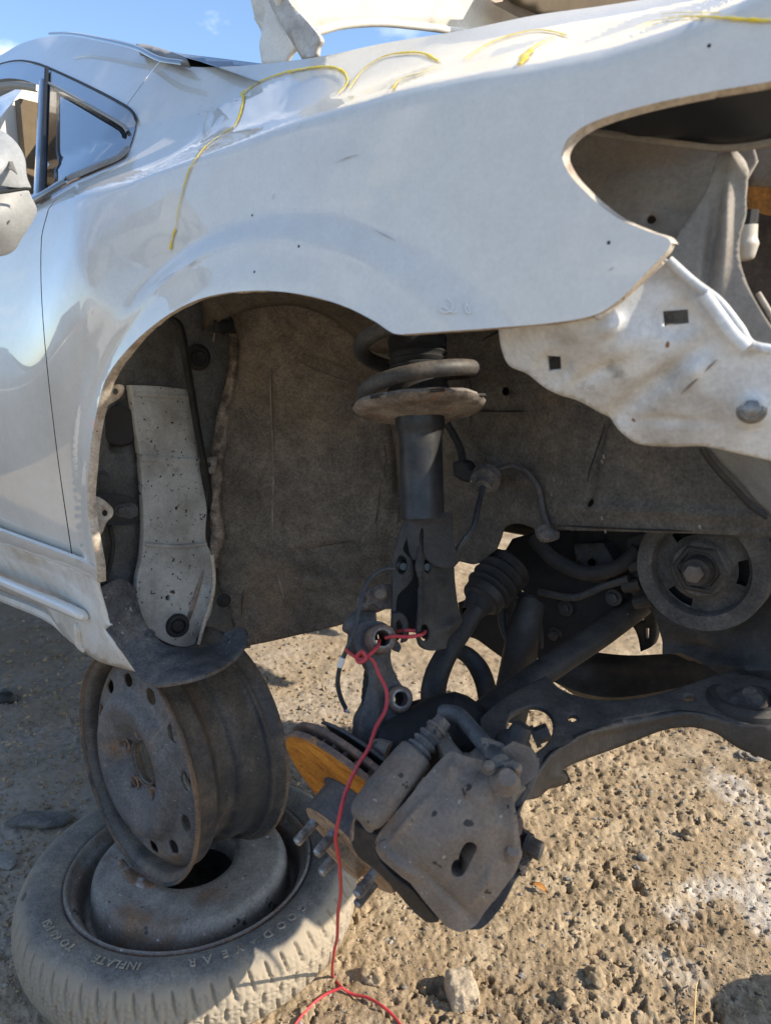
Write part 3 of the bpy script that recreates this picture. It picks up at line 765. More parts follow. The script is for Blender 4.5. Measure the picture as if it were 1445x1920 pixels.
# ---- mirror
MIRP = M('shade greyed mirror paint', (.27, .275, .27), (.23, .225, .21), 9, grit=.1, rough=.5, specks=[((.05, .045, .04), 60, .70)])  # white paint greyed so the sunlit mirror looks shaded
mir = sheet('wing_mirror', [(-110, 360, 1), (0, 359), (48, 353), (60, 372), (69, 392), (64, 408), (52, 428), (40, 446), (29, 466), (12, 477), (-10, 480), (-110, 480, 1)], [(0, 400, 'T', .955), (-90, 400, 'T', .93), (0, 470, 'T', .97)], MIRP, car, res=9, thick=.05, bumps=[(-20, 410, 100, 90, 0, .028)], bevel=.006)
sheet('mirror_cap', [(-110, 250, 1), (-60, 243), (0, 248), (20, 262), (36, 282), (45, 303), (49, 336), (58, 354, 1), (20, 359), (-110, 362, 1)], [(0, 300, 'T', .945), (-90, 300, 'T', .92), (0, 350, 'T', .945), (40, 260, 'T', .965)], M('flaking shade greyed mirror paint', (.28, .29, .29), (.25, .26, .26), 9, grit=.1, rough=.45, coat=.3, c3=(.10, .09, .08), c3scale=14, c3lo=.60, c3hi=.615), mir, res=9, thick=.05, bumps=[(-25, 330, 90, 90, 0, .03)], bevel=.006)  # flakes are real, the grey base stands in for shade
sheet('peeled_patch', [(-30, 262, 1), (0, 269), (7, 273), (14, 283), (21, 295), (26, 307), (33, 326, 1), (23, 318), (15, 315, 1), (18, 307), (9, 293), (0, 303), (-30, 310, 1)], [(0, 300, 'T', .9235), (-30, 290, 'T', .915), (25, 310, 'T', .9285)], M('grey primer patch', (.13, .12, .11), rough=.8), mir, res=6, thick=.001)
ribbon('mirror_gap', [(-60, 362), (0, 361), (48, 354), (58, 355)], [(0, 360, 'T', .918), (-90, 360, 'T', .895), (0, 470, 'T', .93)], TRIMD, mir, .004, .001)

# ---- hidden bulk of the car: rear body, far side, floor
def loft(name, st, mat, parent, **k):
    V = []; m_ = len(st[0][1])
    for x, sec in st: V += [(x, y, z) for y, z in sec]
    F = [[i * m_ + j, i * m_ + j + 1, (i + 1) * m_ + j + 1, (i + 1) * m_ + j] for i in range(len(st) - 1) for j in range(m_ - 1)]
    F.append(list(range(m_))); F.append([(len(st) - 1) * m_ + j for j in range(m_)][::-1])
    o = obj(name, V, F, mat, parent); finish(o, None, 40); return o
def sec(b, belt, roof, inset, w0=0.02, w1=1.78):
    c = (w0 + w1) / 2
    half = [(w0 + .08, b), (w0 + .01, b + .1), (w0, .95), (w0 + .04, belt), (w0 + inset, roof - .03), (w0 + inset + .12, roof)]
    return half + [(2 * c - y, z) for y, z in reversed(half)]
loft('rear_body', [(-1.97, sec(.57, 1.27, 1.70, .36)), (-2.5, sec(.57, 1.28, 1.71, .36)), (-3.1, sec(.57, 1.29, 1.62, .36)), (-3.7, sec(.57, 1.30, 1.40, .30)), (-4.3, sec(.6, 1.26, 1.32, .2)), (-4.45, sec(.65, 1.1, 1.2, .2))], PAINT, car)
mb = MB(); box(mb, (-1.86, .92, 1.655), .36, .90, .02); mb.build('roof', PAINT, car, smooth=False, bevel=.01)
mb = MB(); box(mb, (-1.945, .92, 1.12), .03, 1.16, 1.0); mb.build('interior_bulkhead', BEIGED, car, smooth=False)
mb = MB(); box(mb, (-2.2, .92, .60), 1.9, 1.55, .03); mb.build('floor_pan', DARK, car, smooth=False)
mb = MB(); box(mb, (-1.48, 1.76, .93), .86, .04, .7); box(mb, (-.62, 1.72, 1.22), .86, .05, .28); mb.build('far_fender', PAINT, car, smooth=False, bevel=.01)
mb = MB(); box(mb, (-1.16, 1.05, .95), .02, 1.3, .62); mb.build('bulkhead', DARK, car, smooth=False)

# ---- wheel well
hp_f = [(200, 600, 'X', -1.14), (200, 1200, 'X', -1.14), (440, 600, 'X', -1.17), (440, 1200, 'X', -1.17)]
hinge_panel = sheet('hinge_pillar_panel', [(186, 700, 1), (215, 640, 1), (300, 520, 1), (470, 520, 1), (470, 1215, 1), (380, 1225), (260, 1225), (200, 1150, 1), (182, 1090, 1), (180, 900, 1)], hp_f, GREY_INNER, car, res=15, thick=.003, noise=(.002, 9, 3),
    bumps=[(226, 800, 18, 60, 4, -.03, 1), (375, 670, 32, 34, 0, .006, 1), (430, 640, 20, 140, 0, .012)])
mb = MB(); p = AT(226, 800, 'X', -1.135)
lathe(mb, [(1e-4, .0), (.030, .001), (.034, -.002)], p, (1, -.25, 0), 20, wob=None); mb.build('access_hole', TRIMD, hinge_panel)
pil_f = [(250, 700, 'X', -1.125), (350, 700, 'X', -1.13), (265, 900, 'X', -1.118), (380, 900, 'X', -1.122), (260, 1150, 'X', -1.108), (380, 1150, 'X', -1.112)]
pil = sheet('spattered_pillar', [(244, 722, 1), (300, 724), (350, 730, 1), (358, 770), (370, 850), (380, 905), (388, 950), (386, 1010), (396, 1040), (400, 1085), (396, 1125), (385, 1160), (372, 1208, 1), (345, 1213), (318, 1207), (290, 1190), (266, 1155), (257, 1120), (258, 1085), (267, 1040), (270, 990), (267, 910), (263, 860), (255, 800)],
    pil_f, PILLAR, car, res=9, thick=.012, bevel=.003, noise=(.0012, 14, 3), bumps=[(310, 735, 60, 6, 2, .004), (310, 862, 60, 7, 3, .005), (330, 1022, 60, 7, 2, -.003), (390, 1130, 9, 80, 6, .012)], holes=[('e', 316, 1121, 5, 5)])
pil_F = Field(pil_f)
for L, w in (([(252, 738), (300, 741), (352, 745)], .010), ([(262, 858), (310, 862), (372, 866)], .014), ([(272, 1020), (330, 1025), (386, 1020)], .008)):
    ribbon('pressed_step', L, pil_F, PILLAR, pil, w, .004, lift=-.0005)
ribbon('pressed_flute', [(352, 1165), (366, 1120), (380, 1070)], pil_F, SEALER, pil, .012, .003, lift=0, taper=[.6, 1, .4])
mb = MB(); c = AT(333, 1173, 'X', -1.104); ax = (1, -.25, .05)
lathe(mb, [(1e-4, .004), (.010, .004), (.012, .001), (.014, .006), (.020, .006), (.022, 0)], c, ax, 24); mb.build('rubber_plug', RUBBER, pil)
ribbon('flange_edge', [(372, 1208), (383, 1165), (396, 1125), (401, 1085), (397, 1040)], [(300, 900, 'X', -1.10), (400, 900, 'X', -1.10), (300, 1200, 'X', -1.095)], HEM, pil, .006, .004)
mb = MB(); hs = [AT(322, 598, 'X', -1.12), AT(338, 615, 'X', -1.11), AT(350, 680, 'X', -1.105), AT(360, 740, 'X', -1.105), AT(372, 810, 'X', -1.10), AT(383, 865, 'X', -1.10), (AT(393, 920, 'X', -1.11)), AT(394, 960, 'X', -1.13)]
tube(mb, hs, [.010, .013, .013, .012, .011, .010, .009, .006], 10, 6, .5); mb.build('drain_hose', RUBBER, car)
mb = MB(); c = AT(372, 670, 'X', -1.15); lathe(mb, [(1e-4, .006), (.010, .008), (.013, .003), (.017, .005), (.022, .003), (.024, 0)], c, (1, -.2, 0), 24); mb.build('grommet', RUBBER, car)
# seam
sm = [(437, 600), (440, 655), (438, 700), (430, 745), (417, 790), (410, 840), (407, 890), (400, 930), (404, 960), (407, 1000), (402, 1040), (406, 1062)]
mb = MB(); P = [AT(x, y, 'X', -1.125) for x, y in sm]
tube(mb, P, [.006, .010, .011, .013, .012, .013, .010, .016, .012, .014, .012, .006], 12, 8)
V = np.concatenate(mb.v); V += (.006 * fbm(V * 55, 3))[:, None] * np.array([1, -.4, 0]); mb.v = [V]
mb.build('seam_sealer', SEALER, car)
sheet('clip_tab', [(408, 856, 1), (392, 858), (384, 866), (382, 885, 1), (392, 888), (405, 888, 1)], [(390, 860, 'X', -1.10), (400, 880, 'X', -1.10), (405, 860, 'X', -1.10)], SEAT, car, res=6, thick=.002, holes=[('e', 392, 872, 4, 5)])
ribbon('sealer_thread', [(404, 560), (400, 590), (403, 615), (400, 640)], [(400, 560, 'X', -1.12), (430, 600, 'X', -1.12), (400, 640, 'X', -1.12)], SEALER, car, .003, .002)
# fender bracket
br = sheet('fender_bracket', [(176, 926, 1), (205, 925), (240, 930), (255, 938), (260, 952), (259, 972), (250, 983), (225, 985), (178, 984, 1)], [(190, 930, 'X', -1.10), (250, 930, 'X', -1.10), (190, 980, 'X', -1.10)], BLACK, car, res=8, thick=.004, bevel=.0015)
mb = MB(); bolt(mb, AT(228, 957, 'X', -1.097), (1, -.5, 0), .007, .008); bolt(mb, AT(243, 957, 'X', -1.097), (1, -.5, 0), .009, .006); mb.build('bolt', IRON_D, br)
br2 = sheet('fender_bracket', [(160, 880, 1), (190, 878), (204, 888), (206, 905), (196, 918), (162, 925, 1)], [(160, 880, 'X', -1.11), (200, 880, 'X', -1.11), (160, 920, 'X', -1.11)], GREY_INNER, car, res=8, thick=.004)
mb = MB(); bolt(mb, AT(190, 899, 'X', -1.107), (1, -.5, 0), .010, .008); mb.build('bolt', IRON_D, br2)
mb = MB(); tube(mb, [AT(206, 985, 'X', -1.12), AT(212, 1020, 'X', -1.12), (AT(206, 1060, 'X', -1.12)), AT(192, 1100, 'X', -1.12)], .004, 8); mb.build('loose_seal', RUBBER, car)

# liner
lin_f = [(420, 600, 'X', -1.10), (410, 900, 'X', -1.125), (430, 1180, 'X', -1.13), (560, 600, 'Y', .30), (560, 850, 'Y', .385), (560, 1150, 'Y', .40), (700, 640, 'Y', .36), (700, 900, 'Y', .43), (700, 1120, 'Y', .44), (760, 800, 'Y', .46), (760, 1050, 'Y', .46)]
FIELD_L = Field(lin_f)
liner = sheet('wheel_well_liner', [(400, 520, 1), (720, 560, 1), (800, 600, 1), (800, 1060, 1), (775, 1090), (740, 1128), (722, 1142, 1), (660, 1165), (600, 1181), (520, 1200), (452, 1214, 1), (440, 1180), (430, 1140), (408, 1090), (404, 1040), (404, 960), (410, 880), (424, 790), (440, 720), (446, 640), (420, 580)], FIELD_L, FELT, car, res=8, thick=.012, noise=(.007, 9, 4),
    bumps=[(745, 880, 16, 160, 4, -.03), (720, 790, 70, 18, 25, -.022), (600, 1030, 180, 12, -8, -.010), (500, 1060, 90, 40, -30, .010), (470, 1130, 12, 70, 12, -.010), (690, 1030, 40, 60, 20, .014), (620, 1090, 160, 30, -6, .010), (560, 880, 90, 160, 0, .012),
           (640, 700, 120, 9, 28, -.012), (520, 640, 80, 8, -35, -.009), (600, 760, 130, 30, 15, .010), (590, 590, 40, 50, 0, .010), (512, 820, 5, 200, 1, .003), (522, 1080, 5, 80, -8, .003)])
sheet('liner_patch', [(405, 600, 1), (448, 598, 1), (445, 628, 1), (404, 622, 1)], FIELD_L, TRIMD, liner, res=10, thick=.003) if False else None
ribbon('liner_thread', [(510, 690), (511, 790), (513, 880), (512, 980), (518, 1060), (530, 1110), (537, 1137)], FIELD_L, SEAT, liner, .0035, .002, lift=.007)
CREASE = M('dark crease', (.045, .04, .035), (.08, .07, .06), 60, rough=.95)
for L in ([(583, 1026), (630, 1018), (672, 1011), (706, 1003), (716, 1020), (724, 1060)], [(719, 825), (724, 860), (722, 885), (727, 912)], [(716, 900), (710, 950), (703, 998)],
          [(560, 672), (590, 690), (625, 702), (672, 716)], [(500, 1068), (470, 1085), (456, 1110), (452, 1160)]):
    ribbon('liner_crease', L, FIELD_L, CREASE, liner, .0022, .0006, lift=.004, taper=[.2, 1, .7, 1, .2])
mb = MB(); c = AT(420, 1126, 'X', -1.105); lathe(mb, [(1e-4, .006), (.006, .005), (.008, .003), (.013, .002), (.014, 0)], c, (1, -.4, 0), 18); mb.build('push_clip', RUBBER, liner)
top = sheet('arch_roof_panel', [(380, 500, 1), (760, 560, 1), (760, 660, 1), (700, 660), (620, 600), (540, 575), (440, 590), (380, 620, 1)], [(420, 520, 'X', -1.0), (420, 620, 'X', -1.08), (560, 550, 'Y', .2), (560, 610, 'Y', .30), (740, 600, 'Y', .28), (740, 660, 'Y', .36)], INNER, car, res=12, noise=(.004, 12, 3))
sheet('black_foam_pad', [(405, 600, 1), (448, 598, 1), (446, 626, 1), (404, 624, 1)], [(420, 600, 'X', -1.08), (440, 600, 'X', -1.08), (420, 625, 'X', -1.08)], TRIMD, car, res=10, thick=.006)

# inner fender and frame rail
FIELD_I = Field([(700, 620, 'Y', .40), (760, 1000, 'Y', .46), (860, 640, 'Y', .42), (880, 900, 'Y', .43), (1000, 700, 'Y', .41), (1000, 980, 'Y', .40), (1150, 760, 'Y', .39), (1150, 980, 'Y', .375), (1300, 900, 'Y', .37), (1440, 900, 'Y', .35), (1440, 1005, 'Y', .35)])
inner = sheet('inner_fender', [(690, 560, 1), (1000, 560, 1), (1150, 560, 1), (1560, 640, 1), (1560, 1030, 1), (1445, 1010), (1360, 1003), (1200, 998), (1040, 994, 1), (1025, 1004), (1015, 1000), (985, 985), (962, 982), (945, 990), (938, 1010), (930, 1030, 1), (905, 1050), (890, 1058), (860, 1052, 1), (840, 1070), (780, 1070), (740, 1075, 1), (745, 900)], FIELD_I, INNER, car, res=10, thick=.003, noise=(.004, 8, 4),
    bumps=[(1110, 880, 10, 90, 12, -.012), (1000, 760, 120, 8, 2, -.006), (930, 640, 90, 60, 0, -.02), (1250, 960, 260, 14, 3, .010), (870, 860, 60, 12, 8, .008), (985, 900, 30, 14, 0, .012), (1130, 800, 6, 60, 20, -.008), (800, 700, 60, 120, 0, -.03)],
    holes=[('e', 946, 734, 7, 8), ('e', 1105, 943, 7, 8)])
for L in ([(880, 768), (930, 771), (990, 771)], [(1136, 795), (1122, 840), (1108, 880), (1103, 905)], [(900, 640), (960, 610), (1000, 600)], [(1048, 985), (1150, 990), (1300, 996)], [(880, 700), (886, 740), (884, 800)]):
    ribbon('pressed_seam', L, FIELD_I, DARK, inner, .003, .0006, lift=.003, taper=[.2, 1, .6, 1, .2])
for x, y in ((1133, 853), (1130, 862), (1040, 895), (1036, 924), (1130, 968), (1136, 992), (1313, 984)):
    ribbon('paint_chip', [(x, y), (x + 2, y + 7)], FIELD_I, SEAT, inner, .003, .0005, lift=.004)
mb = MB(); tube(mb, [AT(1030, 995, 'Y', .385), AT(1018, 960, 'Y', .39), AT(1010, 920, 'Y', .39), AT(990, 888, 'Y', .39), AT(962, 874, 'Y', .385), AT(935, 880, 'Y', .375), AT(915, 893, 'Y', .37)], .0045, 8); mb.build('brake_line', IRON_D, car)
mb = MB(); tube(mb, [AT(1015, 985, 'Y', .37), AT(1022, 1000, 'Y', .37), AT(1045, 1004, 'Y', .37)], [.010, .014, .006], 10); mb.build('mastic_blob', RUBDUST, inner)
cl = MB(); c = AT(908, 905, 'Y', .35); a = (c - AT(893, 950, 'Y', .30)); a = unit(a)
lathe(cl, [(1e-4, 0), (.012, 0), (.012, .012), (.022, .014), (.022, .030), (.018, .034), (1e-4, .034)], c - a * .012, a, 18); cl.build('hose_clip', RUBDUST, car)
mb = MB(); tube(mb, [c - a * .01, AT(897, 945, 'Y', .31), AT(888, 985, 'Y', .28), AT(872, 1010, 'Y', .26), AT(851, 1040, 'Y', .25)], .0042, 8); mb.build('sensor_lead', WIREB, car)
mb = MB(); tube(mb, [AT(838, 795, 'Y', .40), AT(850, 815, 'Y', .40), AT(862, 840, 'Y', .39), AT(868, 870, 'Y', .38)], .006, 8); mb.build('wiring_loom', RUBBER, car)
sheet('loom_clip', [(848, 868, 1), (858, 864), (872, 868), (880, 880), (905, 893), (900, 905, 1), (870, 903), (850, 892, 1)], [(850, 870, 'Y', .37), (900, 880, 'Y', .37), (850, 900, 'Y', .37)], TRIMD, car, res=7, thick=.02)

# bumper bracket, lower corner
FIELD_B = Field([(940, 640, 'Y', .075), (1050, 720, 'Y', .085), (1060, 610, 'Y', .04), (1160, 800, 'Y', .12), (1240, 500, 'Y', .075), (1265, 600, 'Y', .085), (1330, 820, 'Y', .13), (1420, 760, 'Y', .12), (1445, 660, 'Y', .11), (1540, 760, 'Y', .14)])
bb = sheet('bumper_bracket', [(934, 617, 1), (1000, 600, 1), (1110, 570, 1), (1180, 530, 1), (1236, 478, 1), (1252, 488, 1), (1300, 531), (1335, 548), (1362, 575), (1385, 612), (1402, 640), (1445, 655), (1540, 665, 1), (1540, 890, 1), (1445, 865), (1385, 852), (1320, 838), (1255, 838), (1195, 832), (1172, 818), (1155, 803), (1135, 783), (1110, 765), (1080, 750), (1050, 740), (1020, 724), (990, 700), (955, 684), (941, 655)],
    FIELD_B, WHITE_PANEL, car, res=8, thick=.003, noise=(.0022, 14, 3), holes=[('p', [(1021, 671), (1047, 673), (1048, 700), (1024, 701)]), ('p', [(1244, 583), (1289, 580), (1291, 608), (1246, 613)])],
    bumps=[(1035, 690, 38, 40, 0, -.004, 1), (1060, 690, 12, 20, 0, -.004), (1266, 600, 50, 42, 0, -.004, 1), (1140, 610, 34, 22, -30, .008), (1230, 720, 140, 26, -38, -.012), (1340, 600, 70, 14, 48, .010), (1120, 700, 60, 16, -25, -.006), (1180, 640, 60, 40, -30, .006), (1408, 768, 42, 40, 0, .004, 1), (1300, 690, 40, 26, -30, .006), (1250, 790, 120, 10, 2, -.004)])
mb = MB(); cb = FIELD_B.points(np.array(1408.), np.array(767.)); nb = (.25, -.95, .1)
lathe(mb, [(1e-4, .006), (.009, .006), (.0115, .004), (.0125, 0)], cb, nb, 24); bolt(mb, cb + np.array(nb) * .005, nb, .0075, .010, 0); mb.build('bolt', STEEL, bb)
for L in [[(1277, 737), (1310, 705), (1345, 672)]]:
    ribbon('grimy_crease', L, FIELD_B, SEALER, bb, .0022, .0006, lift=.002, taper=[.2, 1, .6, .9, .2])
ribbon('bent_flange', [(1252, 488), (1300, 531), (1345, 565), (1385, 615), (1405, 645), (1445, 656)], Field([(1250, 480, 'Y', .073), (1445, 650, 'Y', .105), (1300, 600, 'Y', .085)]), WHITE_PANEL, bb, .008, .006)
ribbon('bent_flange', [(1318, 552), (1345, 590), (1375, 630), (1398, 652)], Field([(1250, 480, 'Y', .066), (1445, 650, 'Y', .098), (1300, 600, 'Y', .078)]), WHITE_PANEL, bb, .011, .006)
sheet('bracket_lip', [(1112, 592, 1), (1165, 560), (1205, 522), (1240, 486, 1), (1245, 494, 1), (1200, 535), (1150, 580), (1120, 600, 1)], [(1112, 592, 'Y', .035), (1240, 486, 'Y', .065), (1180, 560, 'Y', .05)], HEM, bb, res=8, thick=.003)
sheet('square_nut', [(1040, 664, 1), (1064, 668, 1), (1062, 706, 1), (1030, 708, 1), (1015, 690, 1)], [(1040, 664, 'Y', .14), (1060, 700, 'Y', .14), (1020, 700, 'Y', .14)], DARK, bb, res=20)
sheet('slot_back_plate', [(1225, 570, 1), (1310, 570, 1), (1310, 625, 1), (1225, 625, 1)], [(1225, 570, 'Y', .13), (1310, 570, 'Y', .13), (1225, 620, 'Y', .13)], GREY_INNER, bb, res=30)
sheet('lower_corner_panel', [(1310, 820, 1), (1450, 850, 1), (1560, 870, 1), (1560, 1040, 1), (1470, 985), (1440, 965), (1405, 935), (1375, 905), (1348, 872)], [(1320, 830, 'Y', .22), (1445, 870, 'Y', .19), (1445, 970, 'Y', .24), (1380, 900, 'Y', .24)], M('dull blue grey panel', (.25, .27, .28), (.17, .17, .165), 12, grit=0.12, rough=.5, c3=(.30, .25, .19), c3scale=10, c3lo=.58, c3hi=.75), car, res=12, thick=.004, bevel=.001)
ribbon('panel_rim', [(1318, 840), (1345, 878), (1380, 915), (1408, 945), (1440, 968)], Field([(1320, 830, 'Y', .215), (1445, 870, 'Y', .185), (1445, 970, 'Y', .235)]), BLACK2, car, .007, .004)

# headlamp cavity
cav = sheet('lamp_cavity_panel', [(1000, 200, 1), (1150, 195, 1), (1400, 230, 1), (1420, 300, 1), (1340, 440, 1), (1300, 560, 1), (1200, 520, 1), (1050, 400, 1)], [(1060, 280, 'Y', .20), (1200, 240, 'Y', .20), (1200, 420, 'Y', .17), (1350, 280, 'Y', .20), (1280, 500, 'Y', .16)], CAVITY, car, res=14, thick=.003, noise=(.003, 10, 3),
    holes=[('e', 1220, 411, 9, 9)], bumps=[(1200, 262, 160, 10, 4, .008), (1265, 388, 35, 10, 8, -.008), (1180, 300, 140, 40, 0, -.008)])
sheet('lamp_support_pillar', [(1345, 288, 1), (1372, 282), (1395, 300), (1404, 322, 1), (1398, 360), (1398, 400), (1388, 440), (1386, 480), (1396, 520), (1414, 560), (1445, 610), (1520, 700, 1), (1420, 700, 1), (1300, 580, 1), (1248, 505, 1), (1262, 455), (1285, 415), (1320, 360), (1335, 320)], [(1345, 290, 'Y', .175), (1280, 460, 'Y', .135), (1400, 320, 'Y', .165), (1390, 480, 'Y', .15), (1440, 640, 'Y', .15)], CAVITY, car, res=7, thick=.004, noise=(.002, 12, 2), bumps=[(1330, 480, 14, 120, 8, -.010), (1360, 420, 14, 120, 5, .010), (1380, 310, 16, 30, -25, .008)])
sheet('lamp_recess', [(1330, 150, 1), (1620, 100, 1), (1620, 760, 1), (1380, 640, 1), (1350, 400, 1)], [(1350, 200, 'Y', .34), (1500, 200, 'Y', .34), (1440, 600, 'Y', .34)], M('dark brown plastic', (.05, .042, .038), (.085, .07, .058), 7, rough=.7), car, res=30, thick=.004)
sheet('hood_slam_panel', [(1040, 250, 1), (1110, 205, 1), (1445, 120, 1), (1600, 90, 1), (1600, 235, 1), (1445, 262), (1400, 270), (1340, 272), (1280, 266), (1190, 255), (1150, 246), (1100, 243)], [(1100, 235, 'Y', .145), (1300, 180, 'Y', .12), (1300, 268, 'Y', .165), (1445, 140, 'Y', .12), (1445, 262, 'Y', .155)], M('satin black plastic', (.014, .015, .018), (.03, .03, .032), 8, grit=.1, rough=.45), car, res=14, thick=.006, bevel=.002)
ribbon('slam_panel_lip', [(1100, 244), (1190, 257), (1280, 268), (1345, 275), (1400, 272), (1445, 264), (1520, 250)], [(1100, 235, 'Y', .15), (1300, 268, 'Y', .16), (1445, 262, 'Y', .15)], CAVITY, car, .005, .004)
sheet('lamp_housing', [(1396, 350, 1), (1445, 349), (1600, 345, 1), (1600, 410, 1), (1445, 405), (1402, 392, 1)], [(1396, 350, 'Y', .30), (1500, 350, 'Y', .28), (1445, 400, 'Y', .29)], ORANGE, car, res=10, thick=.02, bevel=.004, noise=(.003, 20, 2))
cn = MB(); P = [AT(1400, 395, 'Y', .21), AT(1396, 425, 'Y', .21)]; tube(cn, P, .010, 10, 3); cn.build('connector_boot', TRIMD, car)
cn = MB(); a, b = AT(1396, 425, 'Y', .205), AT(1396, 484, 'Y', .205)
tube(cn, [a, a * .6 + b * .4, a * .4 + b * .6, b, b + (b - a) * .08], [.011, .0105, .012, .008, .004], 12, 4, smooth=True); cn.build('lamp_connector', M('cream plastic', (.55, .50, .42), rough=.5), car)
sheet('upper_stay', [(1385, 275, 1), (1430, 255, 1), (1500, 260, 1), (1500, 340, 1), (1445, 350), (1404, 348, 1), (1404, 310)], [(1385, 275, 'Y', .27), (1500, 260, 'Y', .27), (1445, 345, 'Y', .27)], CAVITY, car, res=14, thick=.004)
ribbon('bright_stay_edge', [(1420, 550), (1438, 580), (1470, 640)], [(1420, 550, 'Y', .17), (1470, 640, 'Y', .17), (1500, 560, 'Y', .17)], HEM, car, .005, .003)

# ---- unseen nose boxes past the frame edge, placed to shade tyre and caliper
mb = MB(); box(mb, (.22, 1.00, 1.24), .08, 1.2, .06); mb.build('radiator_support', BLACK2, car, smooth=False, bevel=.006)
mb = MB(); box(mb, (.16, 1.02, 1.05), .05, 1.24, .36); mb.build('tyre_shade_box', DARK, car, smooth=False, bevel=.004)
mb = MB(); box(mb, (.16, .31, 1.00), .05, .20, .42); mb.build('caliper_shade_box', BLACK2, car, smooth=False, bevel=.004)
mb = MB(); box(mb, (-.70, .475, 1.12), .92, .02, .32); box(mb, (-.78, .35, 1.27), .74, .24, .02); mb.build('fender_apron', INNER, car, smooth=False)  # unseen upper inner fender, added to keep sun out of the wheel well

sheet('cavity_backing', [(1190, 385, 1), (1250, 385, 1), (1250, 440, 1), (1190, 440, 1)], [(1190, 385, 'Y', .24), (1250, 385, 'Y', .24), (1220, 440, 'Y', .24)], DARK, car, res=30)
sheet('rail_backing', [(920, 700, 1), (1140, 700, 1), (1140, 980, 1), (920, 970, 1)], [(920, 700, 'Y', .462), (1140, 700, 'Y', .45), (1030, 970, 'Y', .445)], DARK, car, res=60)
# ---- engine side
eng = MB(); box(eng, (-.30, .835, .92), .52, .55, .58); box(eng, (-.74, .95, .86), .40, .46, .40)
E = eng.build('engine_block', DARK, car, smooth=False, bevel=.02)
PA = unit((.05, -1, .02))
def pulley(name, c, R0, mat, full=True):
    mb = MB()
    lathe(mb, [(R0 * .99, -.03), (R0, -.027), (R0, -.018), (R0 * .93, -.014), (R0, -.008), (R0, .010), (R0 * .985, .013), (R0 * .76, .013), (R0 * .735, .009), (R0 * .72, -.004)], c, PA, 64)
    lathe(mb, [(R0 * .46, .010), (R0 * .42, .014), (R0 * .30, .016), (R0 * .26, .012), (1e-4, .012)], c, PA, 48)
    x, y, a = frame(PA)
    ph = R(20); 
    for k in range(3):   # dished web between three slots
        a0 = ph + k * 2 * math.pi / 3; th = np.linspace(a0, a0 + 1.45, 14); V = []
        for rr, hh in ((.74, -.004), (.60, -.001), (.45, .008)): V += [c + R0 * rr * (math.cos(t) * x + math.sin(t) * y) + hh * a for t in th]
        mb.add(V, [[q * 14 + i, q * 14 + i + 1, (q + 1) * 14 + i + 1, (q + 1) * 14 + i] for q in range(2) for i in range(13)])
        th = np.linspace(a0 + 1.45, a0 + 2 * math.pi / 3, 8); V = []
        for rr, hh in ((.54, .002), (.45, .008)): V += [c + R0 * rr * (math.cos(t) * x + math.sin(t) * y) + hh * a for t in th]
        mb.add(V, [[i, i + 1, 8 + i + 1, 8 + i] for i in range(7)])
        V = []
        for rr, hh in ((.74, -.004), (.68, -.002)): V += [c + R0 * rr * (math.cos(t) * x + math.sin(t) * y) + hh * a for t in th]
        mb.add(V, [[i, i + 1, 8 + i + 1, 8 + i] for i in range(7)])
    return mb.build(name, mat, car)
pc = AT(1316, 1064, 'Y', .47); PR = .0865
pul = pulley('crank_pulley', pc, PR, M('dusty grey pulley', (.105, .098, .09), (.065, .06, .057), 14, rough=.75, metal=.2, bump=.2, bscale=150, c3=(.15, .13, .11), c3scale=24, c3lo=.6, c3hi=.75))
mb = MB(); lathe(mb, [(.036, .006), (.036, .016), (.033, .018), (.029, .018), (.027, .014), (1e-4, .014)], pc, PA, 6); mb.build('hub_plate', BLACK2, pul)
mb = MB(); cyl(mb, pc + PA * .012, pc + PA * .034, .021, 24, .018); mb.build('hub_boss', BLACK2, pul)
mb = MB(); bolt(mb, pc + PA * .033, PA, .012, .014, 0); mb.build('bolt', IRON, pul)
lathe_c = pc - PA * .035; mb = MB(); lathe(mb, [(1e-4, 0), (.07, 0), (.07, .01), (1e-4, .01)], lathe_c, PA, 32); mb.build('timing_cover_boss', DARK, car)
p2 = AT(1118, 978, 'Y', .60); mb = MB()
lathe(mb, [(.02, .004), (.050, .002), (.058, .010), (.066, .014), (.072, .012), (.072, -.02), (.06, -.022)], p2, unit((.1, -1, .25)), 48); mb.build('belt_pulley', IRON_D, car)
mb = MB(); lathe(mb, [(1e-4, .006), (.048, .003), (.050, 0)], p2, unit((.1, -1, .25)), 40); mb.build('pulley_face', SEAT, car)
sheet('timing_cover', [(1175, 1010, 1), (1210, 1000, 1), (1475, 1000, 1), (1475, 1335, 1), (1445, 1330), (1400, 1300), (1330, 1250), (1275, 1226), (1240, 1228, 1), (1236, 1190), (1222, 1150), (1198, 1128), (1178, 1105)], [(1200, 1010, 'Y', .52), (1440, 1010, 'Y', .53), (1440, 1300, 'Y', .50), (1260, 1210, 'Y', .52)], BLACK2, car, res=12, thick=.02, bevel=.004, noise=(.006, 14, 3),
      bumps=[(1195, 1075, 14, 12, 0, .012), (1190, 1100, 20, 6, -5, .014), (1400, 1250, 60, 20, 10, .015), (1300, 1215, 80, 14, 10, -.012)])
mb = MB()
for x, y in ((1198, 1060), (1185, 1098), (1206, 1128)): tube(mb, [AT(x - 16, y + 2, 'Y', .505), AT(x + 16, y - 3, 'Y', .505)], .010, 10, 3)
mb.build('cover_lugs', BLACK2, car)
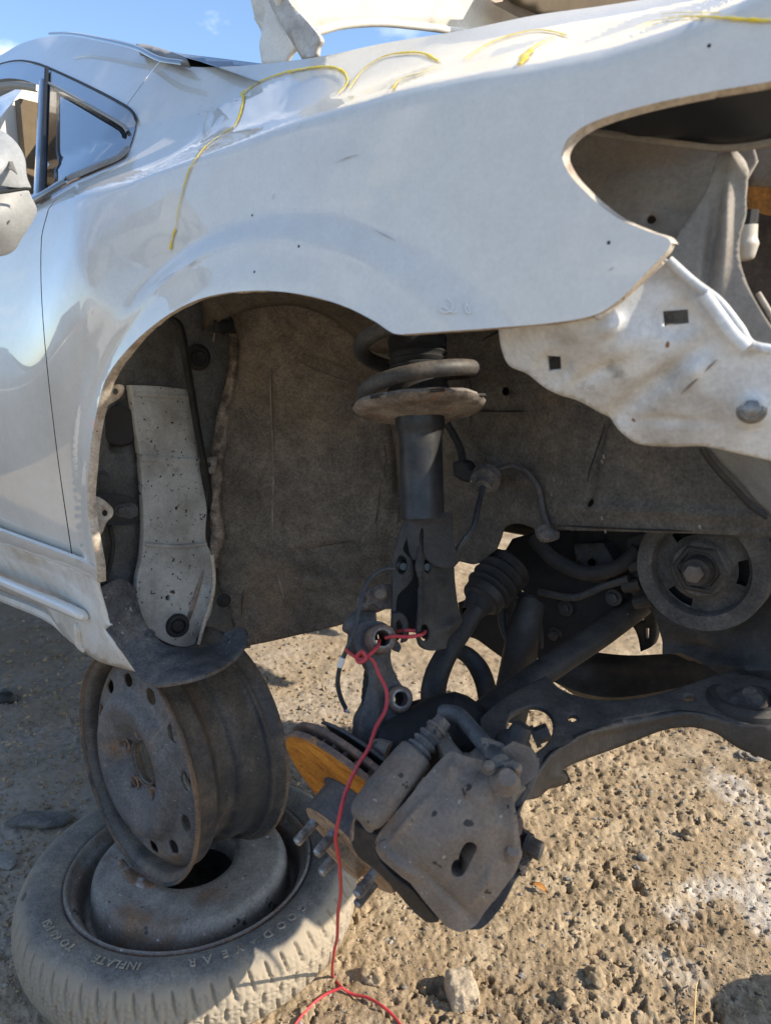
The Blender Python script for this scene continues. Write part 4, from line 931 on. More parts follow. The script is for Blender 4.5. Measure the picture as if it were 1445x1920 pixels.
alt = sheet('alternator_case', [(1148, 1150, 1), (1190, 1128), (1220, 1140), (1228, 1170), (1222, 1210), (1200, 1222, 1), (1195, 1195), (1185, 1175), (1160, 1165)], [(1150, 1150, 'Y', .66), (1220, 1140, 'Y', .66), (1200, 1215, 'Y', .66)], BLACK2, car, res=8, thick=.02, holes=[('p', [(1165, 1150), (1198, 1146), (1200, 1152), (1168, 1156)]), ('p', [(1178, 1162), (1206, 1160), (1207, 1166), (1184, 1168)]), ('p', [(1205, 1178), (1216, 1178), (1215, 1200), (1206, 1202)])])
sub = sheet('subframe', [(960, 1010, 1), (1010, 995, 1), (1200, 1005, 1), (1200, 1128, 1), (1182, 1148), (1120, 1185), (1062, 1232), (1022, 1282, 1), (1008, 1240), (1000, 1150), (985, 1112), (945, 1095), (925, 1060), (945, 1035)], [(960, 1010, 'Y', .56), (1200, 1010, 'Y', .58), (1180, 1140, 'Y', .56), (1020, 1270, 'Y', .50), (1000, 1120, 'Y', .53)], DARK, car, res=12, thick=.04, bevel=.004, noise=(.004, 12, 2))
cm = sheet('cross_member', [(1026, 1272, 1), (1045, 1235), (1064, 1212, 1), (1110, 1222), (1180, 1229), (1265, 1226), (1330, 1232), (1400, 1262, 1), (1330, 1275), (1260, 1292), (1200, 1303), (1150, 1308), (1100, 1302), (1060, 1288)], [(1030, 1270, 'Y', .62), (1064, 1215, 'Y', .66), (1200, 1265, 'Y', .62), (1380, 1260, 'Y', .50)], BLACK, car, res=9, thick=.06, bevel=.012, bumps=[(1190, 1250, 190, 22, 1, .014)])
mb = MB(); tube(mb, [AT(1000, 1010, 'Y', .50), AT(1040, 1050, 'Y', .49), AT(1100, 1075, 'Y', .49), AT(1160, 1062, 'Y', .50), AT(1195, 1030, 'Y', .51)], .012, 12); mb.build('coolant_hose', RUBBER, car)
mb = MB(); tube(mb, [AT(1010, 1110, 'Y', .50), AT(1075, 1120, 'Y', .50), AT(1130, 1100, 'Y', .50), AT(1178, 1085, 'Y', .50)], .006, 10); mb.build('oil_pipe', IRON_D, car)
sheet('engine_mount', [(1075, 1020, 1), (1130, 1018, 1), (1150, 1050, 1), (1140, 1095, 1), (1085, 1090, 1)], [(1075, 1020, 'Y', .53), (1140, 1020, 'Y', .53), (1110, 1090, 'Y', .52)], BLACK2, car, res=9, thick=.03, bevel=.005, holes=[('e', 1108, 1055, 8, 8)])
for x, y in ((1060, 1140), (1150, 1120), (1040, 1190)):
    mb = MB(); bolt(mb, AT(x, y, 'Y', .525), PA, .009, .010); mb.build('bolt', IRON_D, car)
# sub-frame bracket and bushing
sheet('mount_bracket', [(905, 1052, 1), (925, 1038), (945, 1030), (962, 1040), (978, 1060), (984, 1082, 1), (962, 1084), (930, 1080, 1), (922, 1062)], [(905, 1050, 'Y', .49), (980, 1080, 'Y', .49), (950, 1035, 'Y', .51)], BLACK2, car, res=7, thick=.006, bevel=.0015)
mb = MB(); tube(mb, [AT(996, 1128, 'Y', .46), AT(984, 1170, 'Y', .44), AT(974, 1230, 'Y', .43), AT(964, 1290, 'Y', .42), AT(950, 1350, 'Y', .40)], [.022, .025, .028, .030, .030], 24); mb.build('bushing_post', BLACK, car)
mb = MB(); tube(mb, [AT(952, 1200, 'Y', .42), AT(941, 1170, 'Y', .43), AT(941, 1125, 'Y', .45), AT(956, 1112, 'Y', .46), AT(985, 1118, 'Y', .46), AT(1005, 1132, 'Y', .46), AT(1010, 1165, 'Y', .455), AT(1012, 1215, 'Y', .45)], .006, 10); mb.build('bracket_rim', BLACK, car)
sheet('gearbox_underside', [(858, 1130, 1), (940, 1120, 1), (960, 1180, 1), (948, 1238, 1), (925, 1222), (895, 1200), (872, 1188)], [(860, 1130, 'Y', .60), (950, 1130, 'Y', .60), (940, 1230, 'Y', .60)], DARK, car, res=12, thick=.05, bevel=.006)
# half shaft with its boot
ds = MB(); tube(ds, [AT(893, 1142, 'Y', .36), AT(868, 1182, 'Y', .33), AT(842, 1218, 'Y', .30), AT(820, 1262, 'Y', .27), AT(812, 1305, 'Y', .25), AT(822, 1345, 'Y', .23)], [.013, .014, .016, .018, .019, .019], 18); dsh = ds.build('drive_shaft', BLACK, car)
a0 = AT(952, 1062, 'Y', .46); a1 = AT(880, 1152, 'Y', .365); ax = unit(a1 - a0); Lb = np.linalg.norm(a1 - a0); mb = MB(); prof = []
for k in range(61):
    s = k / 60; rb = .038 * (1 - s) + .033 * s if s < .55 else .033 * (1 - (s - .55) / .45) + .014 * (s - .55) / .45 if s > .72 else .0325
    prof.append((max(rb + .0042 * math.sin(s * 2 * math.pi * 6.5) * (s < .6), .012), s * Lb))
lathe(mb, prof, a0, ax, 40); mb.build('shaft_boot', RUBBER, dsh)
mb = MB(); lathe(mb, [(.030, Lb * .56), (.0345, Lb * .58), (.0335, Lb * .70), (.027, Lb * .74), (.019, Lb * .78)], a0, ax, 40); mb.build('boot_cup', BLACK2, dsh)
mb = MB(); tube(mb, [AT(846, 1215, 'Y', .34), AT(875, 1228, 'Y', .34), AT(898, 1255, 'Y', .34), AT(912, 1295, 'Y', .33), AT(916, 1345, 'Y', .31)], [.010, .013, .015, .015, .014], 14); mb.build('stabiliser_bar', BLACK, car)
mb = MB(); tube(mb, [AT(880, 1358, 'T', 1.00), AT(960, 1300, 'T', 1.05), AT(1060, 1232, 'T', 1.11), AT(1125, 1188, 'T', 1.15), AT(1200, 1132, 'T', 1.2)], [.020, .020, .020, .021, .021], 18); mb.build('tie_rod', BLACK, car)
mb = MB(); tube(mb, [AT(1030, 1268, 'T', 1.085), AT(1100, 1218, 'T', 1.12), AT(1175, 1152, 'T', 1.16)], .0035, 8); mb.build('tie_rod_lit_edge', SEAT, car)  # pale tube stands for the sunlit lower edge of the bar

# control arm
ARM = M('dusty grey black arm', (.030, .030, .031), (.075, .066, .056), 8, .42, .66, rough=.5, rough2=.75, bump=.25, bscale=120, dust=(.085, .074, .062), specks=[((.14, .12, .1), 150, .73)])
arm_top = [(900, 1345, 1), (940, 1310), (985, 1285), (1024, 1266, 1), (1050, 1290), (1087, 1305), (1143, 1312), (1216, 1304), (1285, 1284), (1346, 1263), (1395, 1256), (1445, 1260), (1475, 1268, 1), (1475, 1368, 1), (1445, 1362), (1385, 1356), (1320, 1339), (1260, 1333), (1200, 1340), (1150, 1352), (1100, 1372), (1062, 1395), (1035, 1412), (1012, 1440), (992, 1475), (975, 1520, 1), (955, 1530), (900, 1440, 1)]
ca_f = Field([(960, 1400, 'Z', .57), (1200, 1320, 'Z', .575), (1400, 1300, 'Z', .58), (1050, 1300, 'Z', .575), (980, 1500, 'Z', .545), (910, 1380, 'Z', .57)])
ca = sheet('control_arm', arm_top, ca_f, ARM, car, res=8, thick=.008, bevel=.002, holes=[('p', outline_pts([(950, 1352), (969, 1332), (998, 1322), (1022, 1328), (1036, 1346), (1036, 1370), (1026, 1390), (1010, 1405), (985, 1418), (955, 1402)], 6)), ('e', 1073, 1345, 9, 7, -10), ('e', 1292, 1308, 11, 6, -5), ('e', 1212, 1288, 3, 3)],
)
ridge = [(975, 1520, 1), (992, 1475), (1012, 1440), (1035, 1412), (1062, 1395), (1100, 1372), (1150, 1352), (1200, 1340), (1260, 1333), (1320, 1339), (1385, 1356), (1445, 1362), (1475, 1368, 1)]
lower = [(1475, 1440, 1), (1445, 1428), (1407, 1413), (1385, 1404), (1366, 1392), (1338, 1374), (1297, 1364), (1245, 1369), (1184, 1392), (1130, 1412), (1083, 1429), (1050, 1443, 1), (1058, 1460), (1048, 1474), (1028, 1480), (1010, 1495), (985, 1501, 1), (972, 1518), (966, 1545, 1)]
rd = [(x, y, 'T', float((ca_f.points(np.array(float(x)), np.array(float(y))) - CAM) @ FW)) for x, y, *_ in ridge]
fl_f = Field([(x, y, 'T', t) for x, y, _, t in rd[::2]] + [(x, y + 45, 'T', t + .004) for x, y, _, t in rd[::2]])
sheet('arm_flange', ridge + lower, fl_f, M('scuffed black arm', (.026, .024, .023), (.07, .055, .042), 7, .42, .66, rough=.5, bump=.2, bscale=140), ca, res=8, thick=.004, bumps=[(1200, 1352, 200, 8, -12, .006), (1050, 1455, 20, 20, 0, .006)])
mb = MB(); cbu = AT(1396, 1312, 'Z', .577)
lathe(mb, [(.030, .0), (.036, .006), (.044, .006), (.052, .0), (.054, -.02)], cbu, (0, 0, 1), 40); mb.build('bushing_ring', BLACK, ca)
mb = MB(); lathe(mb, [(1e-4, .004), (.010, .006), (.022, -.004), (.030, -.006), (.031, -.02)], cbu + np.array([.004, .004, .004]), (0.1, .1, 1), 24); mb.v[-1] = mb.v[-1] + (.005 * fbm(mb.v[-1] * 60, 2))[:, None]; mb.build('bushing', M('worn grey bushing', (.12, .105, .09), (.05, .045, .042), 24, rough=.85, bump=.5), ca)
bj = MB(); c = AT(962, 1396, 'Z', .578)
lathe(bj, [(1e-4, .026), (.010, .026), (.012, .022), (.014, .012), (.019, .008), (.022, 0), (.021, -.01), (.014, -.016), (1e-4, -.016)], c, unit((.25, .3, .8)), 28)
bolt(bj, c + np.array([.014, .02, .006]), unit((.6, .5, .35)), .010, .020, 1.3); bj.build('ball_joint', BLACK2, ca)
mb = MB(); cyl(mb, AT(1052, 1449, 'T', .985), AT(1060, 1466, 'T', .975), .007, 12); mb.build('arm_bolt', BLACK2, ca)

# ---- strut
SB = AT(800, 1215, 'Y', .20); ST = AT(781, 600, 'Y', .27)
sax = unit(ST - SB); SL = np.linalg.norm(ST - SB)
def spx(py): return (1215 - py) / (1215 - 600) * SL
strut = MB()
h0, h1 = spx(965), spx(795)
lathe(strut, [(.0295, spx(975)), (.0295, h0 + .004), (.0295, h1 - .02), (.031, h1 - .012), (.034, h1 - .006), (.034, h1 + .01), (.030, h1 + .012), (.022, h1 + .012)], SB, sax, 40)
strut = strut.build('strut', STRUT, car)
sv = toview(SB + sax * .2)
sside = unit(np.cross(sax, sv)); sfront = np.cross(sside, sax)     # sside points left/right in the picture
if np.dot(sside, RT) < 0: sside = -sside
# spring seat: a lopsided dish
mb = MB()
def wobseat(th, r, h):
    k = 1 + .10 * np.cos(2 * th) + .05 * np.cos(th); return r * k, h + .010 * np.cos(th + .4) * (r / .08)
tilt = unit(sax - .07 * sside + .10 * sfront)
lathe(mb, [(.030, -.016), (.050, -.014), (.072, -.007), (.086, -.009), (.096, -.005), (.100, .000), (.095, .005), (.078, .003), (.058, .010), (.032, .014)], SB + sax * (h1 + .022), tilt, 56, hint=tuple(sside), wob=wobseat)
V = mb.v[0]; V += (.002 * fbm(V * 50, 3))[:, None]
mb.build('spring_seat', SEAT, strut)
mb = MB(); cs_ = SB + sax * (h1 + .022)
tx, ty, _ = frame(tilt, tuple(sside)); best = math.atan2(np.dot(toview(cs_), ty), np.dot(toview(cs_), tx))
for da in (-62, -28, 12, 55):
    q = best + R(da); rd_ = math.cos(q) * tx + math.sin(q) * ty; tg = np.cross(tilt, rd_)
    mb = MB(); box(mb, cs_ + rd_ * (.0955 * (1 + .10 * math.cos(2 * q) + .05 * math.cos(q))) + tilt * (.001 + .010 * math.cos(q + .4) * 1.2), .010, .020, .0045, (rd_, tg, tilt)); mb.build('drain_slot', TRIMD, strut, bevel=.0015)
# bump stop boot and coil
mb = MB(); hb0, hb1 = spx(742), spx(640)
lathe(mb, [(.050, hb0 - .006), (.048, hb0), (.040, hb0 + .012)] + [(.0385 + .0022 * math.sin(q * 1.9), hb0 + .016 + q * .0028) for q in range(int((hb1 - hb0 - .02) / .0028))] + [(.041, hb1), (.036, hb1 + .012), (.02, hb1 + .014), (.012, hb1 + .03), (1e-4, hb1 + .03)], SB, sax, 36); mb.build('dust_boot', RUBBER, strut)
mb = MB(); turns = 1.6; pts = []
for k in range(80):
    s = k / 79; th = R(150) + s * turns * 2 * math.pi
    rr = .074 + .006 * s
    pts.append(SB + sax * (h1 + .034 + s * turns * .064) + rr * (math.cos(th) * sside - math.sin(th) * sfront))
tube(mb, pts, .0108, 14, 1, smooth=False); mb.build('coil_spring', SPRING, strut)
mb = MB(); lathe(mb, [(1e-4, 0), (.08, 0), (.085, .02), (.05, .04), (1e-4, .05)], SB + sax * (h1 + .034 + .13), sax, 40); mb.build('upper_mount', RUBBER, strut)
# clevis bracket: two cheek plates joined round the tube, open between
fk = Field([(760, 980, 'T', 1.0), (850, 980, 'T', 1.0), (800, 1200, 'T', .985)])
kb = sheet('strut_clamp', [(757, 962, 1), (800, 958), (848, 962, 1), (850, 1010), (852, 1060), (800, 1050), (792, 990), (787, 1000), (780, 1050), (762, 1010)], [(757, 962, 'T', 1.005), (848, 962, 'T', 1.005), (800, 962, 'T', .985), (800, 1040, 'T', .99)], BLACK2, strut, res=6, thick=.004, bevel=.001, bumps=[(797, 972, 80, 6, 2, .004)])
sheet('strut_cheek', [(790, 970, 1), (806, 980), (846, 975, 1), (850, 1030), (853, 1090), (858, 1130), (866, 1160, 1), (862, 1172), (842, 1195), (836, 1216, 1), (810, 1220), (790, 1212), (783, 1195, 1), (782, 1165), (786, 1140), (783, 1090), (778, 1060), (788, 1020)], [(800, 990, 'T', 1.0), (850, 990, 'T', 1.02), (790, 1190, 'T', .97), (860, 1160, 'T', 1.015)], BLACK2, strut, res=6, thick=.005, bevel=.0015, holes=[('e', 800, 1061, 8, 15), ('e', 796, 1186, 9, 16)],
      bumps=[(800, 1062, 16, 24, 0, .005), (825, 1095, 16, 8, -20, .005), (786, 1090, 5, 100, 0, .006), (840, 1175, 30, 14, -30, .006)])
sheet('strut_cheek', [(764, 968, 1), (776, 974), (768, 1000), (756, 1030), (772, 1050), (775, 1080), (764, 1098), (745, 1120), (744, 1200, 1), (752, 1212), (748, 1224, 1), (735, 1216), (734, 1150), (736, 1090), (733, 1055), (744, 1020), (754, 985)], [(764, 968, 'T', 1.0), (740, 1060, 'T', .985), (770, 1060, 'T', .99), (740, 1200, 'T', .975)], BLACK2, strut, res=5, thick=.005, bevel=.0015, bumps=[(752, 1060, 14, 22, 0, .004)], holes=[('e', 753, 1059, 11, 18)])
sheet('strut_web', [(764, 975, 1), (800, 970, 1), (800, 1200, 1), (770, 1185), (740, 1205, 1), (735, 1080)], [(764, 975, 'T', 1.02), (800, 975, 'T', 1.02), (760, 1200, 'T', 1.03)], DARK, strut, res=10, thick=.004)
sheet('cheek_eye', [(735, 1150, 1), (750, 1148), (762, 1158), (766, 1180), (764, 1200), (752, 1206, 1), (755, 1185), (750, 1165), (742, 1168), (738, 1200, 1), (733, 1200, 1)], [(740, 1150, 'T', .97), (765, 1160, 'T', .975), (740, 1200, 'T', .97)], BLACK2, strut, res=5, thick=.005)
mb = MB(); 
SHB = M('shiny black bolt', (.03, .033, .04), rough=.2, metal=.6)
for x, y in ((756, 1062), (801, 1063), (799, 1188)):
    mb = MB(); lathe(mb, [(1e-4, .003), (.005, .003), (.0062, 0), (.0085, -.002), (.009, -.006)], AT(x, y, 'T', 1.0), sv, 14); mb.build('bolt_end', SHB, strut)
hb_ = sheet('hose_bracket', [(738, 1096, 1), (712, 1096), (685, 1110), (674, 1125), (676, 1138), (688, 1142), (694, 1134), (700, 1132), (706, 1137), (718, 1142), (738, 1142, 1)], [(738, 1096, 'T', 1.0), (680, 1120, 'T', .97), (738, 1140, 'T', 1.0)], M('brown grey bracket', (.13, .11, .105), (.08, .07, .068), 20, rough=.7, bump=.3), strut, res=6, thick=.006, bevel=.002, bumps=[(712, 1113, 16, 15, 0, .005, 1)], holes=[('e', 682, 1125, 5, 5)])
mb = MB(); lathe(mb, [(1e-4, .006), (.006, .006), (.0085, .003), (.009, 0)], AT(712, 1113, 'T', .972), sv, 16); mb.build('rivet', IRON, hb_)

# flap at the sill front
ff = Field([(190, 1110, 'Y', .015), (255, 1262, 'Y', .022), (300, 1205, 'Y', .075), (320, 1280, 'Y', .012), (390, 1262, 'Y', .045), (390, 1212, 'X', -1.0), (455, 1185, 'X', -.93), (230, 1095, 'X', -1.10), (430, 1240, 'X', -.90)])
flap = sheet('rubber_flap', [(184, 1104, 1), (205, 1092), (226, 1085), (240, 1089), (252, 1104), (260, 1130), (270, 1160), (285, 1185), (305, 1204), (330, 1213), (352, 1215), (378, 1213), (402, 1206), (422, 1190), (440, 1176), (456, 1177), (462, 1194), (456, 1212), (440, 1232), (415, 1252), (375, 1268), (330, 1280), (290, 1284), (265, 1275), (256, 1262, 1), (225, 1218), (199, 1181, 1), (208, 1172), (196, 1140)],
      ff, RUBDUST, car, res=7, thick=.006, bevel=.002, noise=(.002, 20, 3), bumps=[(232, 1220, 10, 70, -38, .004), (300, 1240, 60, 12, 20, -.004)])
for x, y, r_ in ((240, 1130, .008), (281, 1190, .009), (431, 1194, .010)):
    mb = MB(); c = ff.points(np.array(float(x)), np.array(float(y))); nn = toview(c)
    lathe(mb, [(1e-4, .005), (r_ * .5, .0045), (r_ * .62, .002), (r_, .001), (r_ * 1.05, -.002)], c, unit(nn + np.array([.2, -.1, .1])), 16); mb.build('rivet', IRON_D, flap)

# ================================================================== steel wheel standing on the spare
def disc_mesh(R0, holes, zf, step=.006, rin=0):
    """flat disc with holes, pressed to the profile zf(r); returns 3D verts in (x, y, z) and faces"""
    n = 96; th = np.linspace(0, 2 * math.pi, n, endpoint=False)
    O = np.c_[R0 * np.cos(th), R0 * np.sin(th)]
    loops = [O]
    for (cx, cy, ra, rb, ang) in holes:
        k = 20; t = np.linspace(0, 2 * math.pi, k, endpoint=False)
        x = ra * np.cos(t); y = rb * np.sin(t)
        loops.append(np.c_[cx + x * math.cos(ang) - y * math.sin(ang), cy + x * math.sin(ang) + y * math.cos(ang)])
    g = []
    for r in np.arange(step, R0 - step * .5, step):
        k = max(6, int(2 * math.pi * r / step)); t = np.linspace(0, 2 * math.pi, k, endpoint=False) + r * 50
        g.append(np.c_[r * np.cos(t), r * np.sin(t)])
    g = np.concatenate(g); B = np.concatenate(loops)
    ok = np.ones(len(g), bool)
    for L in loops[1:]: ok &= ~inside(L, g[:, 0], g[:, 1])
    g = g[ok]; d = np.min(((g[:, None] - B[None]) ** 2).sum(-1), 1); g = g[d > (step * .35) ** 2]
    edges = []; k = 0
    for L in loops: edges += [(k + i, k + (i + 1) % len(L)) for i in range(len(L))]; k += len(L)
    r = delaunay_2d_cdt([Vector(p * 10) for p in np.concatenate([B, g])], edges, [], 0, 1e-7)
    V = np.array([tuple(v) for v in r[0]]) / 10; T = np.array(r[2]); c = V[T].mean(1)
    ok = inside(O, c[:, 0], c[:, 1])
    for L in loops[1:]: ok &= ~inside(L, c[:, 0], c[:, 1])
    rr = np.hypot(V[:, 0], V[:, 1])
    return np.c_[V, zf(rr)], T[ok]
def place(V, c, axis, hint=(0, 0, 1), spin=0):
    x, y, a = frame(axis, hint)
    x2 = x * math.cos(spin) + y * math.sin(spin); y2 = -x * math.sin(spin) + y * math.cos(spin)
    return np.asarray(c) + V[:, :1] * x2 + V[:, 1:2] * y2 + V[:, 2:3] * a
WA = unit((-.05, -1, .02)); WC = np.array([-1.085, .128, .321])
wheel = thing('steel_wheel', 'rusty black steel wheel standing upright under the sill on top of the spare', 'wheel', (WC[0], WC[1], WC[2] - .2025))
prof = [(.1995, .086), (.2025, .091), (.2038, .088), (.2025, .0845), (.1985, .081), (.1925, .076), (.1905, .066), (.1900, .048), (.1885, .044), (.1845, .040), (.172, .030), (.1665, .022), (.1655, .004), (.1665, -.004), (.176, -.012), (.179, -.030), (.1795, -.052), (.183, -.060), (.1915, -.064), (.1925, -.072), (.1985, -.080), (.2025, -.085), (.2035, -.090)]
pp = cr([(a, b, 0) for a, b in prof], 4)[:, :2]
mb = MB(); lathe(mb, pp, WC, WA, 128)
barrel = mb.build('rim_barrel', WHEEL, wheel, auto=None); m = barrel.modifiers.new('thick', 'SOLIDIFY'); m.thickness = .0032; m.offset = -1
bm = bmesh.new(); bm.from_mesh(barrel.data); bmesh.ops.recalc_face_normals(bm, faces=bm.faces); bm.to_mesh(barrel.data); bm.free()
mb = MB(); x, y, a = frame(WA)
lathe(mb, [(.1985, .0862), (.2010, .0915), (.2042, .0905), (.2048, .0875), (.2030, .0835)], WC, WA, 128); mb.build('rim_flange', WHEELRIM, wheel)
mb = MB(); lathe(mb, [(.2005, -.0835), (.2035, -.0862), (.2045, -.0905), (.2005, -.0925)], WC, WA, 128); mb.build('rim_flange', WHEELRIM, wheel)
def wz(r):
    return np.interp(r, [0, .038, .043, .050, .060, .075, .105, .118, .126, .131, .139, .160, .170, .1895], [.066, .069, .063, .065, .072, .088, .099, .097, .086, .077, .075, .074, .068, .052])
hl = [(0, 0, .0385, .0385, 0)]
for k in range(12):
    t = 2 * math.pi * k / 12 + .2; hl.append((.1500 * math.cos(t), .1500 * math.sin(t), .0125, .0165, t))
for k in range(5):
    t = 2 * math.pi * k / 5 + .4; hl.append((.0572 * math.cos(t), .0572 * math.sin(t), .0075, .0075, 0))
V, T = disc_mesh(.1890, hl, wz, .005)
dsc = obj('wheel_disc', place(V, WC, WA), T, M('worn steel wheel face', (.085, .086, .09), (.165, .148, .13), 7, .42, .64, rough=.5, rough2=.75, bump=.2, bscale=140, c3=(.20, .115, .06), c3scale=9, c3lo=.55, c3hi=.68, specks=[((.26, .23, .19), 150, .71)], dust=(.2, .16, .12)), wheel)
m = dsc.modifiers.new('thick', 'SOLIDIFY'); m.thickness = .004; m.offset = -1
mb = MB()
for k in range(5):
    t = 2 * math.pi * k / 5 + .4
    c = place(np.array([[.0572 * math.cos(t),    .0572 * math.sin(t), .071]]), WC, WA)[0]
    mb = MB(); lathe(mb, [(.0078, -.002), (.0095, .002), (.0125, .0035), (.0150, .001)], c, WA, 20); mb.build('lug_seat', RUSTB, wheel)
mb = MB(); lathe(mb, [(.0385, .056), (.0388, .070), (.0405, .0715), (.0425, .066)], WC, WA, 40); mb.build('hub_bore_lip', WHEELRIM, wheel)
# scraped weld where the two rims were joined
pw = AT(252, 1640, 'Z', .130)
mb = MB(); tube(mb, [AT(226, 1612, 'Z', .122), AT(238, 1632, 'Z', .122), AT(255, 1648, 'Z', .122), AT(275, 1658, 'Z', .121), AT(290, 1662, 'Z', .121)], [.004, .010, .012, .010, .004], 14, 8, .4)
mb.v[0] = mb.v[0] + (.0016 * fbm(mb.v[0] * 60, 3))[:, None]; mb.build('weld_scab', WELD, wheel)

# ================================================================== spare wheel lying on the ground
SC = np.array([-1.052, .120, 0.0]); SA = unit((.0, -.01, 1))
spare = thing('spare_wheel', 'dusty temporary spare wheel with its tyre lying flat under the steel wheel', 'wheel', tuple(SC))
tp = [(.190, .092), (.194, .101), (.199, .108), (.208, .1165), (.222, .1225), (.238, .1235), (.252, .1195), (.2625, .110), (.2695, .098), (.2745, .085), (.2772, .068), (.2778, .060), (.2770, .045), (.274, .030), (.268, .019), (.258, .008), (.242, -.001), (.225, -.003), (.205, .004), (.190, .02)]
tp = cr([(.207 + (a - .19) * 1.08, b, 0) for a, b in tp], 5)[:, :2]
def tyre_wob(th, r, h):
    m = sstep(.282, .290, r)
    ph = th / (2 * math.pi)
    def slit(N, off, slant, wdt):
        f = (ph * N + off + slant * (h - .08)) % 1.0
        return np.exp(-((np.minimum(f, 1 - f)) / wdt) ** 2)
    g = slit(64, 0, 6, .085) * sstep(.074, .080, h) * sstep(.117, .112, h) * .008
    g = g + slit(64, .5, -5, .075) * sstep(.050, .054, h) * sstep(.072, .067, h) * .008
    g = g + slit(64, 0, 6, .075) * sstep(.012, .018, h) * sstep(.047, .042, h) * .008
    # hexagons pressed in the tread ribs
    for row, hc in ((0, .094), (.5, .083), (0, .071), (.5, .059), (0, .047), (.5, .035)):
        u = ((ph * 64 * 1.5 + row) % 1.0 - .5) * (2 * math.pi * .277 / 96); v = h - hc
        d = np.maximum(np.abs(v), np.abs(v) * .5 + np.abs(u) * .866)
        g = g + .0026 * np.exp(-((d - .0048) / .0011) ** 2)
    g = g + .0035 * (np.exp(-((h - .0765) / .0012) ** 2) + np.exp(-((h - .0495) / .0012) ** 2))
    rim = .0012 * (np.exp(-((r - .221) / .0012) ** 2) + np.exp(-((r - .231) / .0008) ** 2)) * (h > .06)
    return r - g * m, h + rim
mb = MB(); lathe(mb, tp, SC, SA, 900, wob=tyre_wob)
tyre = mb.build('tyre', TYRE, spare, auto=None)
bm = bmesh.new(); bm.from_mesh(tyre.data); bmesh.ops.recalc_face_normals(bm, faces=bm.faces)
bm.to_mesh(tyre.data); bm.free()
co = np.empty(len(tyre.data.vertices) * 3); tyre.data.vertices.foreach_get('co', co); co = co.reshape(-1, 3)
md = sstep(.268, .292, np.hypot(co[:, 0], co[:, 1]) + .012 * fbm(co * 16, 3, .6, 8))
at = tyre.data.color_attributes.new('mud', 'FLOAT_COLOR', 'POINT'); at.data.foreach_set('color', np.stack([md, md, md, md * 0 + 1], -1).ravel())
nt = TYRE.node_tree; N = nt.nodes; L = nt.links; b_ = N['Principled BSDF']; src = b_.inputs['Base Color'].links[0].from_socket
a_ = N.new('ShaderNodeAttribute'); a_.attribute_name = 'mud'; x_ = N.new('ShaderNodeMix'); x_.data_type = 'RGBA'
L.new(a_.outputs['Fac'], x_.inputs['Factor']); L.new(src, x_.inputs['A']); x_.inputs['B'].default_value = (.31, .262, .195, 1); L.new(x_.outputs['Result'], b_.inputs['Base Color'])
TPR, TPH = tp[:45, 0], tp[:45, 1]
def word(txt, start, size, r0, parent, mat, track=1.0):
    cu = bpy.data.curves.new('lettering', 'FONT'); cu.body = txt; cu.size = size; cu.extrude = .0011; cu.space_character = track; cu.resolution_u = 3
    cu.offset = .0002
    t = bpy.data.objects.new('tmp', cu); COL.objects.link(t)
    me = bpy.data.meshes.new_from_object(t.evaluated_get(bpy.context.evaluated_depsgraph_get()))
    bpy.data.objects.remove(t)
    co = np.empty(len(me.vertices) * 3); me.vertices.foreach_get('co', co); co = co.reshape(-1, 3)
    F = [list(p.vertices) for p in me.polygons]; bpy.data.meshes.remove(me)
    ph = start - co[:, 0] / r0; r = r0 + co[:, 1]
    h = np.interp(r, TPR[np.argsort(TPR)], TPH[np.argsort(TPR)])
    V = SC + np.c_[r * np.cos(ph), r * np.sin(ph), h + co[:, 2] + .0006]
    return obj('lettering', V, F, mat, parent, smooth=False)
def ang(px, py):
    p = AT(px, py, 'Z', .12) - SC; return math.atan2(p[1], p[0])
word('ONLY', ang(601, 1563), .0185, .2445, tyre, LETTER, 1.15)
def spaced(chars, pix, size, r0):
    for ch, p in zip(chars, pix): word(ch, ang(*p) + size * .3 / r0, size, r0, tyre, LETTER)
spaced('GOOD', [(560, 1702), (542, 1718), (527, 1736), (505, 1756)], .0195, .2475)
spaced('YEAR', [(452, 1790), (424, 1801), (392, 1814), (361, 1828)], .0195, .2475)
def wingfoot(a0, r0, k):
    P2 = [(-9, -4), (-5, -5), (0, -3), (5, -4), (9, -4), (10, -2), (6, 0), (4, 2), (7, 3), (3, 4), (6, 6), (1, 6), (3, 8), (-3, 7), (-4, 3), (-7, 0)]
    P2 = np.array(P2, float) * k; n_ = len(P2); V = []
    for dz in (0, .0014):
        for qx, qy in P2:
            ph = a0 - qx / r0; r = r0 + .006 + qy; V.append(SC + np.array([r * math.cos(ph), r * math.sin(ph), float(np.interp(r, TPR[np.argsort(TPR)], TPH[np.argsort(TPR)])) + dz]))
    obj('emblem', V, [list(range(n_, 2 * n_))] + [[i, (i + 1) % n_, n_ + (i + 1) % n_, n_ + i] for i in range(n_)], LETTER, tyre, False)
wingfoot(ang(480, 1776), .2475, .00055)
word('INFLATE', ang(252, 1842), .0185, .2465, tyre, LETTER, 1.12)
word('TO', ang(108, 1806), .0185, .2465, tyre, LETTER, 1.12)
word('60 PSI', ang(82, 1782), .0185, .2465, tyre, LETTER, 1.12)
